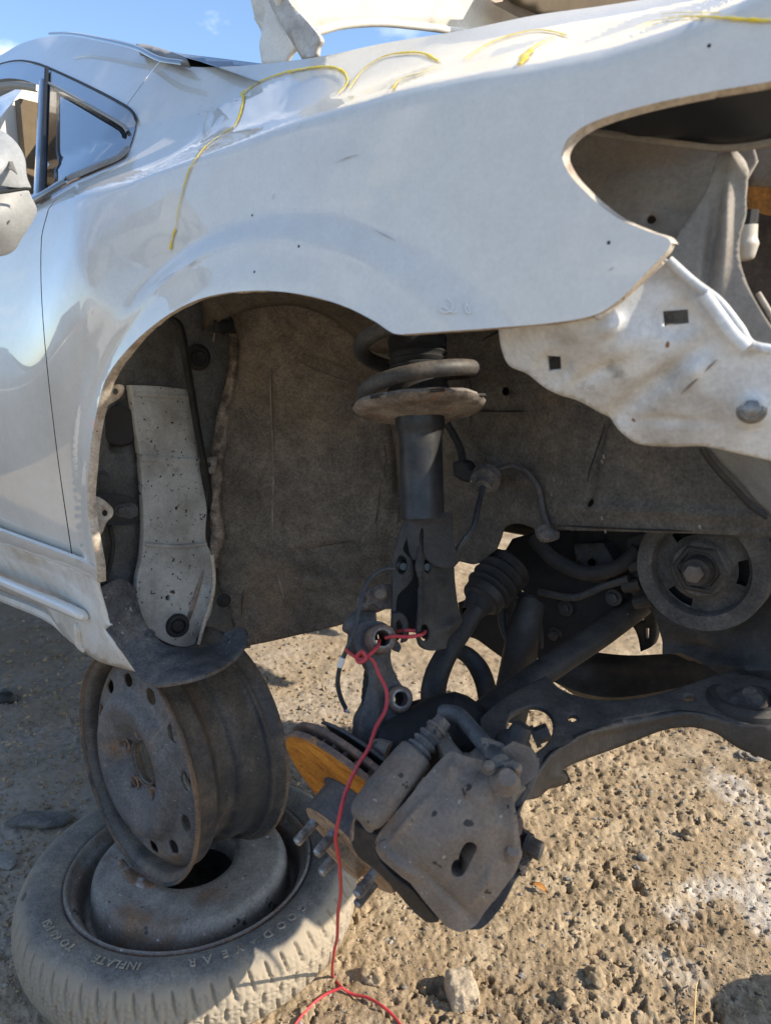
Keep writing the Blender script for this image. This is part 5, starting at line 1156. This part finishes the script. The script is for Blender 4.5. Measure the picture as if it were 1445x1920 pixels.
# rim
rp = [(.1985, .105), (.2000, .112), (.1975, .1155), (.1945, .113), (.1925, .105), (.1900, .098), (.1870, .096), (.1820, .090), (.1785, .078), (.1740, .060), (.1700, .054), (.1650, .053), (.1625, .058), (.1615, .075), (.1600, .096), (.1560, .110), (.1490, .1165), (.1380, .1185), (.1000, .1215), (.0830, .1205), (.0770, .114), (.0745, .100), (.0735, .083)]
rp = cr([(a * (1.085 if a > .12 else 1.0), b, 0) for a, b in rp], 5)[:, :2]
mb = MB(); lathe(mb, rp, SC, SA, 120)
mb.v[0] = mb.v[0] + np.array([0, 0, 1]) * (.0012 * fbm(mb.v[0] * 14, 3))[:, None]
rim = mb.build('spare_rim', SPARE, spare, auto=None)
hl = [(0, 0, .030, .030, 0)] + [(.050 * math.cos(t), .050 * math.sin(t), .0072, .0072, 0) for t in np.linspace(0, 2 * math.pi, 5, endpoint=False) + .3]
V, T = disc_mesh(.0735, hl, lambda r: np.interp(r, [0, .03, .05, .066, .0735], [.078, .078, .076, .079, .083]), .006)
obj('hub_plate', place(V, SC, SA), T, DARK, spare)
mb = MB(); lathe(mb, [(.219, .1075), (.2175, .1125), (.2159, .1128)], SC, SA, 120); mb.build('rim_edge', RUSTB, spare)

# ================================================================== hub, rotor and caliper hanging on the red wire
RC = AT(706, 1530, 'T', .975)
kview = -toview(RC)
kr = unit(RT - kview * np.dot(RT, kview)); ku = np.cross(kr, kview); ku = ku if np.dot(ku, CU) > 0 else -ku
BA = unit(.98 * unit(-.66 * kr - .75 * ku) - .20 * kview)
brake = thing('brake_assembly', 'grey brake caliper with orange rusted rotor and wheel studs hanging from a red wire', 'brake', tuple(AT(800, 1740, 'T', .82)))
RR = .158
mb = MB(); lathe(mb, [(.072, .012), (.100, .012), (RR - .002, .012), (RR, .0105), (RR, .0045), (RR - .010, .004), (.08, .004)], RC, BA, 96)
lathe(mb, [(.08, -.004), (RR - .010, -.004), (RR, -.0045), (RR, -.0105), (RR - .002, -.012), (.07, -.012)], RC, BA, 96)
rot_ = MB(); lathe(rot_, [(.070, .0122), (.100, .0123), (RR - .004, .0122), (RR - .0015, .011)], RC, BA, 96)
rotor = mb.build('rotor', RUSTB, brake)
rot_.build('rotor_face', RUST, rotor)
mb = MB(); x, y, a = frame(BA)
for k in range(44):
    t = 2 * math.pi * k / 44; d = math.cos(t) * x + math.sin(t) * y; q = -math.sin(t) * x + math.cos(t) * y
    box(mb, RC + d * .117, .056, .006, .0085, (d, q, a))
mb.build('cooling_vanes', RUSTB, rotor, smooth=False)
mb = MB(); lathe(mb, [(.088, .011), (.080, .013), (.0775, .018), (.0765, .052), (.0745, .055), (.070, .056)], RC, BA, 72); mb.build('rotor_hat', IRON_D, rotor)
mb = MB(); lathe(mb, [(.0745, .0555), (.070, .0575), (.040, .0575), (.034, .060), (.032, .072), (1e-4, .072)], RC, BA, 64); mb.build('hub_face', RUSTT, rotor)
for k in range(5):
    t = 2 * math.pi * k / 5 + R(6); d = math.cos(t) * x + math.sin(t) * y; c = RC + d * .057
    mb = MB(); prof = [(1e-4, .05), (.0064, .05), (.0064, .066)] + [(.0064 + (.0005 if j % 2 else -.0005), .066 + j * .0011) for j in range(22)] + [(.0055, .0925), (1e-4, .094)]
    lathe(mb, prof, c, BA, 14); mb.build('wheel_stud', M('stud steel', (.30, .29, .28), (.12, .11, .11), 60, rough=.45, metal=.5) if k == 0 else bpy.data.materials['stud steel'], brake)
mb = MB(); th0 = 0
lathe(mb, [(.055, -.022), (.09, -.020), (.128, -.026), (.146, -.026), (.149, -.022)], RC, BA, 70, R(-150), R(110), hint=tuple(UP)); ds_ = mb.build('dust_shield', IRON_D, brake)
m = ds_.modifiers.new('thick', 'SOLIDIFY'); m.thickness = .003
BORE = M('dull bore metal', (.27, .25, .23), (.15, .13, .115), 60, rough=.6, metal=.2)
# knuckle
kf = Field([(700, 1180, 'T', .975), (745, 1300, 'T', .965), (720, 1410, 'T', .94)])
kn = sheet('steering_knuckle', [(664, 1186), (674, 1170), (705, 1164), (728, 1174), (736, 1196), (733, 1226), (740, 1256), (750, 1280), (766, 1297), (770, 1314), (764, 1336), (756, 1362), (750, 1405), (744, 1440, 1), (680, 1440, 1), (672, 1380), (684, 1310), (690, 1270), (683, 1238), (668, 1220)], kf, IRON_D, brake, res=6, thick=.030, bevel=.005, holes=[('e', 713, 1198, 11, 17, 15), ('e', 747, 1311, 10, 14, 15)], noise=(.002, 25, 3), bumps=[(705, 1330, 14, 90, -8, .008), (735, 1250, 12, 40, -12, -.006)], smooth=True)
for (px, py, ro, ri, mt) in ((713, 1198, .019, .0105, RUSTB), (747, 1311, .017, .0095, RUSTB)):
    c = AT(px, py, 'T', .965); ax = unit(-.93 * kview + .25 * RT - .1 * CU)
    mb = MB(); lathe(mb, [(ri, -.03), (ri, .009), (ri + .0015, .0105), (ro - .002, .0105), (ro, .008), (ro + .001, -.02)], c, ax, 36, wob=lambda t, r, h: (r * (1 + .03 * np.sin(3 * t)), h)); mb.build('bolt_boss', mt, kn)
    mb = MB(); lathe(mb, [(ri - .0003, .0085), (ri, .0112), (ri + .003, .0112)], c, ax, 36); mb.build('bore_lip', BORE, kn)
mb = MB(); tube(mb, [AT(664, 1190, 'T', 1.0), AT(672, 1176, 'T', 1.0), AT(706, 1172, 'T', 1.0)], [.016, .022, .02], 14); mb.build('knuckle_ear', IRON_D, kn)
mb = MB(); tube(mb, [AT(712, 1400, 'T', .93), AT(735, 1400, 'T', .93), AT(790, 1390, 'T', .95), AT(850, 1370, 'T', .97), AT(930, 1395, 'T', .94)], [.022, .032, .045, .05, .03], 20); mb.v[0] = mb.v[0] + (.004 * fbm(mb.v[0] * 40, 3))[:, None]; mb.build('knuckle_hub', DARK, kn)
mb = MB(); cv0 = AT(800, 1350, 'T', .99)
lathe(mb, [(1e-4, 0), (.03, 0), (.044, .012), (.046, .03), (.04, .05), (.03, .055), (.02, .06)], AT(800, 1400, 'T', 1.0), unit(AT(812, 1310, 'T', 1.03) - AT(800, 1400, 'T', 1.0)), 30); mb.build('outer_joint', DARK, kn)
# caliper
cal_o = [(702, 1580, 1), (712, 1560), (740, 1525), (771, 1489), (800, 1452), (829, 1420), (845, 1409), (872, 1418), (907, 1427), (926, 1434), (957, 1427), (975, 1432), (979, 1440), (968, 1465), (961, 1489), (967, 1525), (972, 1560), (976, 1604), (966, 1632), (948, 1660), (925, 1692), (908, 1716), (895, 1738), (880, 1746), (864, 1748), (845, 1742), (830, 1732), (812, 1710), (795, 1688), (771, 1659), (752, 1643), (728, 1624), (708, 1604)]
cal_f = Field([(710, 1580, 'T', .815), (830, 1420, 'T', .815), (970, 1440, 'T', .785), (840, 1570, 'T', .775), (970, 1610, 'T', .80), (870, 1740, 'T', .805), (770, 1655, 'T', .80)])
cal = sheet('caliper', cal_o, cal_f, IRON, brake, res=5, thick=.034, bevel=.005, noise=(.0034, 34, 4),
    holes=[('p', outline_pts([(875, 1583), (886, 1581), (895, 1590), (893, 1602), (884, 1620), (870, 1641), (858, 1645), (848, 1640), (846, 1625), (852, 1616, 1), (860, 1614, 1), (864, 1600)], 4))],
    bumps=[(905, 1440, 60, 30, 15, -.010), (880, 1480, 20, 80, -35, .006), (910, 1430, 14, 12, 0, .010), (890, 1725, 50, 40, -40, -.006), (700, 1590, 20, 20, 0, -.004), (940, 1500, 24, 60, 8, -.010), (800, 1610, 80, 70, 0, .004),
          (770, 1535, 10, 90, 41, .006), (742, 1612, 60, 10, 38, .006), (960, 1580, 9, 70, 0, .006), (840, 1680, 90, 10, 46, -.005), (905, 1655, 10, 60, 30, .005), (872, 1612, 34, 46, 30, -.003, 1), (935, 1450, 16, 22, 30, .010), (968, 1440, 10, 12, 0, .010), (850, 1440, 14, 30, 20, .008)])
sheet('slot_backing', [(835, 1570, 1), (905, 1570, 1), (905, 1655, 1), (835, 1655, 1)], [(835, 1570, 'T', .833), (905, 1570, 'T', .837), (870, 1655, 'T', .838)], DARK, cal, res=20, thick=.003)
for x, y, r_, h_ in ((948, 1462, .013, .012), (960, 1596, .009, .008), (722, 1588, .008, .006)):
    mb = MB(); nn = unit(-kview + .2 * CU); lathe(mb, [(1e-4, h_), (r_ * .7, h_), (r_ * .85, h_ * .7), (r_, 0), (r_ * 1.3, -.006)], cal_f.points(np.array(float(x)), np.array(float(y))), nn, 18); mb.build('cast_boss', IRON, cal)
mb = MB(); bolt(mb, AT(915, 1440, 'T', .79), unit(-kview + .3 * CU), .006, .010, 1.3); mb.build('bleed_screw', IRON, cal)
cb_ = MB(); pa, pb = AT(688, 1526, 'T', .815), AT(778, 1415, 'T', .845)
pd = unit(pb - pa); LL = np.linalg.norm(pb - pa)
tube(cb_, [pa - pd * .010, pa, pa * .7 + pb * .3, pa * .35 + pb * .65, pb, pb + pd * .004], [.014, .0215, .024, .0235, .022, .015], 20, 5, .9)
cb_.v[0] = cb_.v[0] + (.0022 * fbm(cb_.v[0] * 45, 3))[:, None]
cbo = cb_.build('slide_pin_housing', IRON, brake)
ax_ = MB(); pe = AT(826, 1358, 'T', .865); qd = unit(pe - pb)
prof = []; L2 = np.linalg.norm(pe - pb)
for k in range(41):
    s = k / 40; prof.append((.0155 + .0022 * math.sin(s * 2 * math.pi * 3.5) - .003 * s, s * L2 * .72))
lathe(ax_, prof, pb - qd * .004, qd, 24); ax_.build('pin_boot', M('grey rubber boot', (.13, .125, .12), (.09, .085, .08), 20, rough=.8), cbo)
mb = MB(); cyl(mb, pb + qd * L2 * .55, pe, .011, 16); bolt(mb, pe - qd * .01, qd, .011, .016, 1.25); mb.build('pin_bolt', IRON, cbo)
sheet('bracket_tie', [(805, 1375, 1), (838, 1368, 1), (850, 1392), (875, 1418), (905, 1440, 1), (870, 1480, 1), (838, 1430), (826, 1400)], [(810, 1375, 'T', .862), (840, 1370, 'T', .865), (880, 1450, 'T', .80)], IRON, cal, res=7, thick=.02, bevel=.004)
sheet('pin_cover_plate', [(676, 1500, 1), (690, 1490), (696, 1500), (702, 1545), (694, 1562), (672, 1540), (660, 1527)], [(676, 1500, 'T', .815), (700, 1550, 'T', .808), (662, 1527, 'T', .815)], IRON, cbo, res=6, thick=.016, bevel=.004)
sheet('brake_pad', [(660, 1545, 1), (690, 1560), (712, 1568, 1), (706, 1600), (730, 1636), (772, 1670), (800, 1702), (822, 1730, 1), (800, 1730), (770, 1705), (735, 1665), (700, 1630), (672, 1608), (658, 1580)], [(665, 1550, 'T', .845), (705, 1580, 'T', .83), (820, 1730, 'T', .832), (700, 1630, 'T', .845)], BLACK2, cal, res=7, thick=.012, bevel=.002)
sheet('pad_clip', [(668, 1525, 1), (664, 1545), (662, 1575), (656, 1580, 1), (656, 1550)], [(668, 1525, 'T', .82), (662, 1575, 'T', .83), (656, 1550, 'T', .83)], STEEL, cal, res=6, thick=.001)
sheet('inner_caliper', [(900, 1420, 1), (960, 1430), (985, 1470), (975, 1520), (985, 1560), (1000, 1566), (1004, 1580), (992, 1600), (1000, 1606), (985, 1630), (968, 1650), (940, 1700), (905, 1740), (880, 1744, 1), (860, 1600)], [(910, 1430, 'T', .895), (1000, 1575, 'T', .875), (890, 1740, 'T', .84), (870, 1600, 'T', .87)], BLACK2, cal, res=8, thick=.03, bevel=.005, noise=(.003, 25, 2))
mb = MB()
for s in range(4): tube(mb, [AT(968 + s * 2, 1612 + s * 9, 'T', .86), AT(990 - s * 2, 1600 + s * 9, 'T', .865)], .0035, 8, 3)
mb.build('pad_springs', BLACK2, cal)
mb = MB(); bolt(mb, AT(985, 1583, 'T', .868), unit(RT * .8 - CU * .4 - kview * .5), .011, .020, 1.3); mb.build('bracket_bolt', IRON_D, cal)
mb = MB(); tube(mb, [AT(830, 1336, 'T', .91), AT(858, 1340, 'T', .89), AT(885, 1368, 'T', .86), AT(912, 1400, 'T', .83), AT(938, 1432, 'T', .79)], [.010, .0095, .0095, .010, .011], 14); mb.build('brake_hose', M('grey hose', (.11, .11, .112), (.07, .07, .07), 20, rough=.6), cal)
mb = MB(); tube(mb, [AT(700, 1395, 'T', .91), AT(712, 1400, 'T', .90), AT(728, 1408, 'T', .895)], [.006, .010, .012], 12); mb.build('shield_bolt', IRON, brake)
sheet('shield_tab', [(690, 1383, 1), (712, 1400), (735, 1395, 1), (728, 1408), (715, 1412), (704, 1402, 1)], [(690, 1383, 'T', .91), (735, 1395, 'T', .90), (715, 1412, 'T', .90)], IRON, brake, res=6, thick=.003)

# ================================================================== wires
wb = [(739, 1066, 'T', .985), (718, 1068, 'T', .98), (695, 1084, 'T', .975), (680, 1112, 'T', .965), (672, 1150, 'T', .955), (662, 1190, 'T', .95), (648, 1222, 'T', .95), (638, 1248, 'T', .955), (633, 1278, 'T', .965), (638, 1306, 'T', .97), (648, 1328, 'T', .975)]
mb = MB(); tube(mb, trace(wb), .0031, 10, 8)
sw = thing('sensor_cable', 'thin dark sensor cable with pale tape and cut end dangling beside the knuckle', 'cable', tuple(AT(648, 1332, 'T', .975)))
mb.build('cable', WIREB, sw)
mb = MB(); tube(mb, [AT(643, 1232, 'T', .9515), AT(637, 1250, 'T', .9545)], .0042, 10, 3); mb.build('tape_flag', TAGW, sw)
for c, (dx, dy), mt in ((0, (6, 12), TAGW), (1, (-2, 10), M('pink wire', (.55, .12, .25), rough=.5))):
    mb = MB(); tube(mb, [AT(647, 1326, 'T', .975), AT(647 + dx * .6, 1326 + dy * .6, 'T', .975), AT(647 + dx + 2, 1326 + dy - 2, 'T', .978)], .0016, 8, 4); mb.build('cut_lead', mt, sw)
rw = thing('red_wire', 'thin red wire knotted through the knuckle eye and trailing down to the dirt', 'wire', tuple(AT(650, 1865, 'Z', .01)))
def gz(px, py, h=.006):
    p = AT(px, py, 'Z', .0); return np.array([p[0], p[1], float(ground_height(np.array(p[0]), np.array(p[1]))) + h])
mb = MB(); main = trace([(684, 1228, 'T', .935), (700, 1240, 'T', .93), (714, 1262, 'T', .925), (722, 1295, 'T', .915), (720, 1330, 'T', .90), (708, 1365, 'T', .885), (690, 1400, 'T', .87), (668, 1440, 'T', .855), (648, 1485, 'T', .845), (637, 1525, 'T', .84), (632, 1570, 'T', .845), (633, 1620, 'T', .87), (637, 1670, 'T', .91), (638, 1715, 'T', .96), (630, 1755, 'T', 1.03), (624, 1790, 'T', 1.09)]) + [gz(626, 1835), gz(640, 1860)]
main = [np.asarray(p) + .0022 * np.array([math.sin(i * 2.3), math.cos(i * 1.7), math.sin(i * 3.1)]) * (i > 1) for i, p in enumerate(main)]
tube(mb, main, .0023, 10, 8)
tube(mb, [main[-1], gz(610, 1872), gz(585, 1890), gz(560, 1918), gz(530, 1960)], .0023, 10, 8)
tube(mb, [main[-1], gz(660, 1868), gz(690, 1880), gz(718, 1900), gz(740, 1918), gz(770, 1960)], .0023, 10, 8)
mb.build('wire_strand', REDW, rw)
mb = MB()
tube(mb, trace([(648, 1218, 'T', .945), (660, 1228, 'T', .94), (678, 1236, 'T', .932), (694, 1226, 'T', .934), (708, 1212, 'T', .945), (711, 1200, 'T', .965)]), .0024, 10, 8)
tube(mb, trace([(668, 1232, 'T', .934), (678, 1222, 'T', .93), (686, 1234, 'T', .928), (674, 1242, 'T', .93), (668, 1230, 'T', .937), (684, 1226, 'T', .937)]), .0026, 10, 8)
mb.build('knot', REDW, rw)
mb = MB(); tube(mb, trace([(722, 1196, 'T', .96), (738, 1193, 'T', .955), (765, 1194, 'T', .95), (790, 1190, 'T', .955), (797, 1184, 'T', .985)]), .0024, 10, 8)
tube(mb, trace([(738, 1184, 'T', .985), (760, 1182, 'T', .975), (785, 1183, 'T', .975)]), .0024, 10, 8); mb.build('wire_loop', REDW, rw)

# ================================================================== loose things on the dirt
def rock(name, c, s, mat, label=None, cat='stone', group=None, seed=0, rough=.35, sub=3, parent=None, kind=None, rz=0, boxy=0):
    bm = bmesh.new(); bmesh.ops.create_icosphere(bm, subdivisions=sub, radius=1)
    V = np.array([v.co[:] for v in bm.verts]); F = [[v.index for v in f.verts] for f in bm.faces]; bm.free()
    if boxy: V = V / (np.abs(V) ** boxy).sum(1)[:, None] ** (1 / boxy)
    V = V * (1 + rough * fbm(V * 1.3 + seed * 7.1, 3, .55, seed))[:, None]
    V = V * np.array(s); ca_, sa_ = math.cos(rz), math.sin(rz)
    V = np.c_[V[:, 0] * ca_ - V[:, 1] * sa_, V[:, 0] * sa_ + V[:, 1] * ca_, V[:, 2]]
    o = obj(name, V + c, F, mat, None, True, base=c)
    if label: tag(o, label, cat, group)
    return o
def gp(px, py, up=0): return gz(px, py, up)
blk = rock('concrete_chunk', gp(865, 1868, .014), (.030, .023, .020), M('cracked pale concrete', (.46, .38, .27), (.38, .30, .21), 40, grit=0.25, rough=.95, bump=.8, bscale=60, bdist=.006, c3=(.08, .06, .045), c3scale=45, c3lo=.63, c3hi=.66), 'pale cracked concrete chunk at the bottom edge right of the red wire', 'rubble', None, 3, .20, 5, boxy=6, rz=-.7)
rock('rubber_scrap', gp(75, 1545, .010), (.058, .026, .012), M('grey rubber scrap', (.10, .098, .09), (.17, .155, .13), 12, rough=.9, bump=.4), 'dark flat rubber scrap on gravel left of the steel wheel', 'scrap', None, 5, .4, 4, boxy=3, rz=.75)
rock('pebble', gp(122, 1512, .006), (.012, .010, .009), STONE_T, 'small pale pebble behind the dark rubber scrap', 'stone', None, 6)
rock('flat_stone', gp(12, 1618, .005), (.035, .016, .008), STONE_G, 'whitish flat stone at the left edge beside the spare tyre', 'stone', None, 8, .4)
rock('dark_clod', gp(14, 1312, .012), (.05, .03, .022), BLACK2, 'dark oily clod at the left edge behind the steel wheel', 'clod', None, 9, .4)
rock('clod', gp(575, 1895, .003), (.017, .014, .013), bpy.data.materials['dry dirt'], 'tan dirt clod between the red wire and the spare tyre', 'clod', None, 10, .95, 4)
rock('clod', gp(700, 1840, .003), (.017, .015, .013), bpy.data.materials['dry dirt'], 'tan dirt clod just right of the red wire near the ground', 'clod', None, 11, .95, 4)
rock('pebble', gp(1205, 1610, .003), (.012, .009, .007), STONE_G, 'light pebble alone in the sunlit dirt right of the caliper', 'stone', None, 12)
rock('clod', gp(1290, 1565, .003), (.018, .015, .012), bpy.data.materials['dry dirt'], 'larger sunlit dirt clod uphill of the white powder', 'clod', None, 13, .95, 4)
rock('clod', gp(1115, 1840, .003), (.019, .016, .014), bpy.data.materials['dry dirt'], 'tan dirt clod in the lower foreground right of the concrete chunk', 'clod', None, 14, .95, 4)
rock('clod', gp(1060, 1880, .003), (.015, .014, .012), bpy.data.materials['dry dirt'], 'rounded dirt clod at the bottom edge nearest the concrete chunk', 'clod', None, 15, .95, 4)
rock('shadow_lump', np.array([.085, .735, .08]), (.10, .11, .16), STONE_T, 'unseen rounded lump added to cast the lower right corner shadow', 'shadow_caster', None, 21, .15, 4)  # out of view, added only to throw a shadow into the corner
mb = MB(); lathe(mb, [(.012, .002), (.013, .006), (.019, .006), (.022, .001)], gp(1412, 1416, .002), (0, 0, 1), 24, wob=lambda t, r, h: (r * (1 + .1 * np.sin(2 * t)), h))
lathe(mb, [(.030, .0), (.031, .004), (.035, .004), (.037, -.002)], gp(1412, 1416, .002), (0, 0, 1), 28, R(120), R(330))
tag(mb.build('plastic_cap', STONE_G, None, base=gp(1412, 1416)), 'dusty round cap half buried in dirt beneath the control arm', 'cap')
lf = gp(1012, 1672, .006)
V = []; 
for i in range(9):
    s = i / 8; w = .007 * math.sin(math.pi * min(s * 1.05, 1)) + .0004
    for j in (-1, 0, 1): V.append(lf + np.array([(s - .5) * .034, j * w, .004 * abs(j) + .004 * math.sin(s * 4)]))
tag(obj('leaf', V, [[i * 3 + j, i * 3 + j + 1, i * 3 + j + 4, i * 3 + j + 3] for i in range(8) for j in range(2)], M('dry leaf', (.50, .22, .05), (.36, .15, .04), 60, grit=0.15, rough=.7), None, base=lf), 'small dry orange leaf on the dirt right of the caliper', 'leaf')
mb = MB(); tube(mb, [gp(1300, 1925, .004), gp(1302, 1870, .018), gp(1306, 1845, .012)], .0012, 6); tag(mb.build('straw', M('dry straw', (.55, .40, .18), rough=.7), None, base=gp(1302, 1870)), 'single dry straw stalk near the lower right corner', 'straw')
pl = MB(); c = gp(622, 1782, .028); lathe(pl, [(1e-4, .014), (.006, .014), (.0075, .010), (.0075, .0), (.011, -.002), (.011, -.005), (1e-4, -.005)], c, unit((.5, .3, .6)), 18)
tag(pl.build('white_plug', M('white plastic', (.70, .70, .68), rough=.4), None, base=c), 'small white plastic plug beside the tyre tread at the red wire', 'plug')
fo = gp(690, 1662, .004); tag(obj('foil_scrap', [fo + np.array(p) for p in ((-.008, -.006, 0), (.006, -.008, .004), (.010, .004, .002), (-.004, .008, .006), (0, 0, .009))], [[0, 1, 4], [1, 2, 4], [2, 3, 4], [3, 0, 4]], M('foil', (.7, .7, .7), rough=.25, metal=.8), None, False, base=fo), 'crumpled bit of foil under the wheel studs', 'litter')

# gravel: nobody could count it
def gravel():
    bm = bmesh.new(); bmesh.ops.create_icosphere(bm, subdivisions=1, radius=1)
    B = np.array([v.co[:] for v in bm.verts]); F = np.array([[v.index for v in f.verts] for f in bm.faces]); bm.free()
    vs, fs = [], []; n = 0
    shapes = [B * (1 + .75 * fbm(B * 1.4 + k * 9.7, 3, .5, k))[:, None] for k in range(12)]
    cnt = 0
    while cnt < 13000:
        k = int(RNG.integers(12))
        if RNG.random() < .5: px, py = RNG.uniform(-60, 640), RNG.uniform(1140, 1960)
        else: px, py = RNG.uniform(440, 1500), RNG.uniform(1240, 1960)
        p = gz(px, py, 0)
        d = np.hypot(*(p[:2] - CAM[:2]))
        if d > 5: continue
        if np.hypot(p[0] - SC[0], p[1] - SC[1]) < .295: continue
        left = px < 500
        s = (RNG.gamma(1.3, .0012 if left else .0010) + .0007) * min(d, 2.2) / 1.3
        s = min(s, .009 if left else .008)
        sc = s * RNG.uniform(.6, 1.3, 3) * np.array([1, 1, .75]); a = RNG.uniform(0, 6.28)
        V = shapes[k] * sc; V = np.c_[V[:, 0] * math.cos(a) - V[:, 1] * math.sin(a), V[:, 0] * math.sin(a) + V[:, 1] * math.cos(a), V[:, 2]]
        vs.append(V + p + np.array([0, 0, sc[2] * .25])); fs.append(F + n); n += len(B); cnt += 1
    V = np.concatenate(vs); F = np.concatenate(fs)
    mi = np.repeat(RNG.choice([0, 1, 2, 2, 2], cnt), len(F) // cnt)
    o = obj('gravel', V, F, [STONE_T, STONE_G, bpy.data.materials['dry dirt']], None, False)
    o.data.polygons.foreach_set('material_index', mi.astype(np.int32))
    o['kind'] = 'stuff'
gravel()

# ================================================================== other cars in the yard, seen mirrored in the door
def parked(loc, rz, mat, label):
    c = thing('parked_car', label, 'car', loc, 'cars parked behind the viewer')
    ca_, sa_ = math.cos(rz), math.sin(rz); o_ = np.array(loc)
    def tf(V): V = np.asarray(V, float); return np.c_[V[:, 0] * ca_ - V[:, 1] * sa_, V[:, 0] * sa_ + V[:, 1] * ca_, V[:, 2]] + o_
    st = [(-2.1, .45, .75, .80), (-2.0, .35, .9, .98), (-1.1, .32, .92, 1.02), (-.4, .3, .95, 1.42), (.8, .3, .95, 1.44), (1.6, .32, .95, 1.05), (2.1, .35, .95, 1.02), (2.2, .45, .8, .9)]
    V = []
    for x, b, m_, t in st: V += [(x, -.75, b), (x, -.88, .6), (x, -.86, m_), (x, -.62, t), (x, .62, t), (x, .86, m_), (x, .88, .6), (x, .75, b)]
    F = [[i * 8 + j, i * 8 + (j + 1) % 8, (i + 1) * 8 + (j + 1) % 8, (i + 1) * 8 + j] for i in range(7) for j in range(8)] + [list(range(8)), [56 + j for j in range(8)][::-1]]
    ob = obj('body', tf(V), F, mat, c); finish(ob, .02, 40)
    for s in (-1, 1):
        w = [(-.95, s * .862, .98), (1.35, s * .862, .98), (.75, s * .655, 1.38), (-.38, s * .655, 1.38)]
        obj('side_window', tf(np.array(w) + np.array([0, s * .012, 0])), [[0, 1, 2, 3]], DGLASS, c, False)
        for x in (-1.3, 1.35):
            mb = MB(); cc = tf([(x, s * .80, .32)])[0]; lathe(mb, [(1e-4, .06), (.20, .05), (.22, .08), (.31, .08), (.32, .05), (.32, -.1)], cc, s * (tf([(0, 1, 0)])[0] - o_), 28); mb.build('wheel', RUBBER, c)
        V = [(2.14, s * .55, .72), (2.22, s * .55, .90), (2.14, s * .84, .90), (2.10, s * .84, .74)]
        obj('tail_light', tf(np.array(V) + np.array([.03, 0, .0])), [[0, 1, 2, 3]], REDLENS, c, False)
    return c
REDLENS = M('red lamp lens', (.45, .015, .015), rough=.15, coat=.5)
for loc, rz, mat, lab in (((-6.0, -2.35, 0), .48, M('charcoal car paint', (.035, .037, .042), rough=.3, coat=.8), 'charcoal parked car nearest behind the viewer'),
                          ((-6.6, -5.0, 0), .40, M('white van paint', (.6, .6, .58), rough=.35, coat=.8), 'white parked car in the yard behind the viewer'),
                          ((-3.2, -5.2, 0), .9, M('dark blue car paint', (.02, .03, .06), rough=.3, coat=.8), 'dark blue parked car farthest behind the viewer')):
    parked(loc, rz, mat, lab)
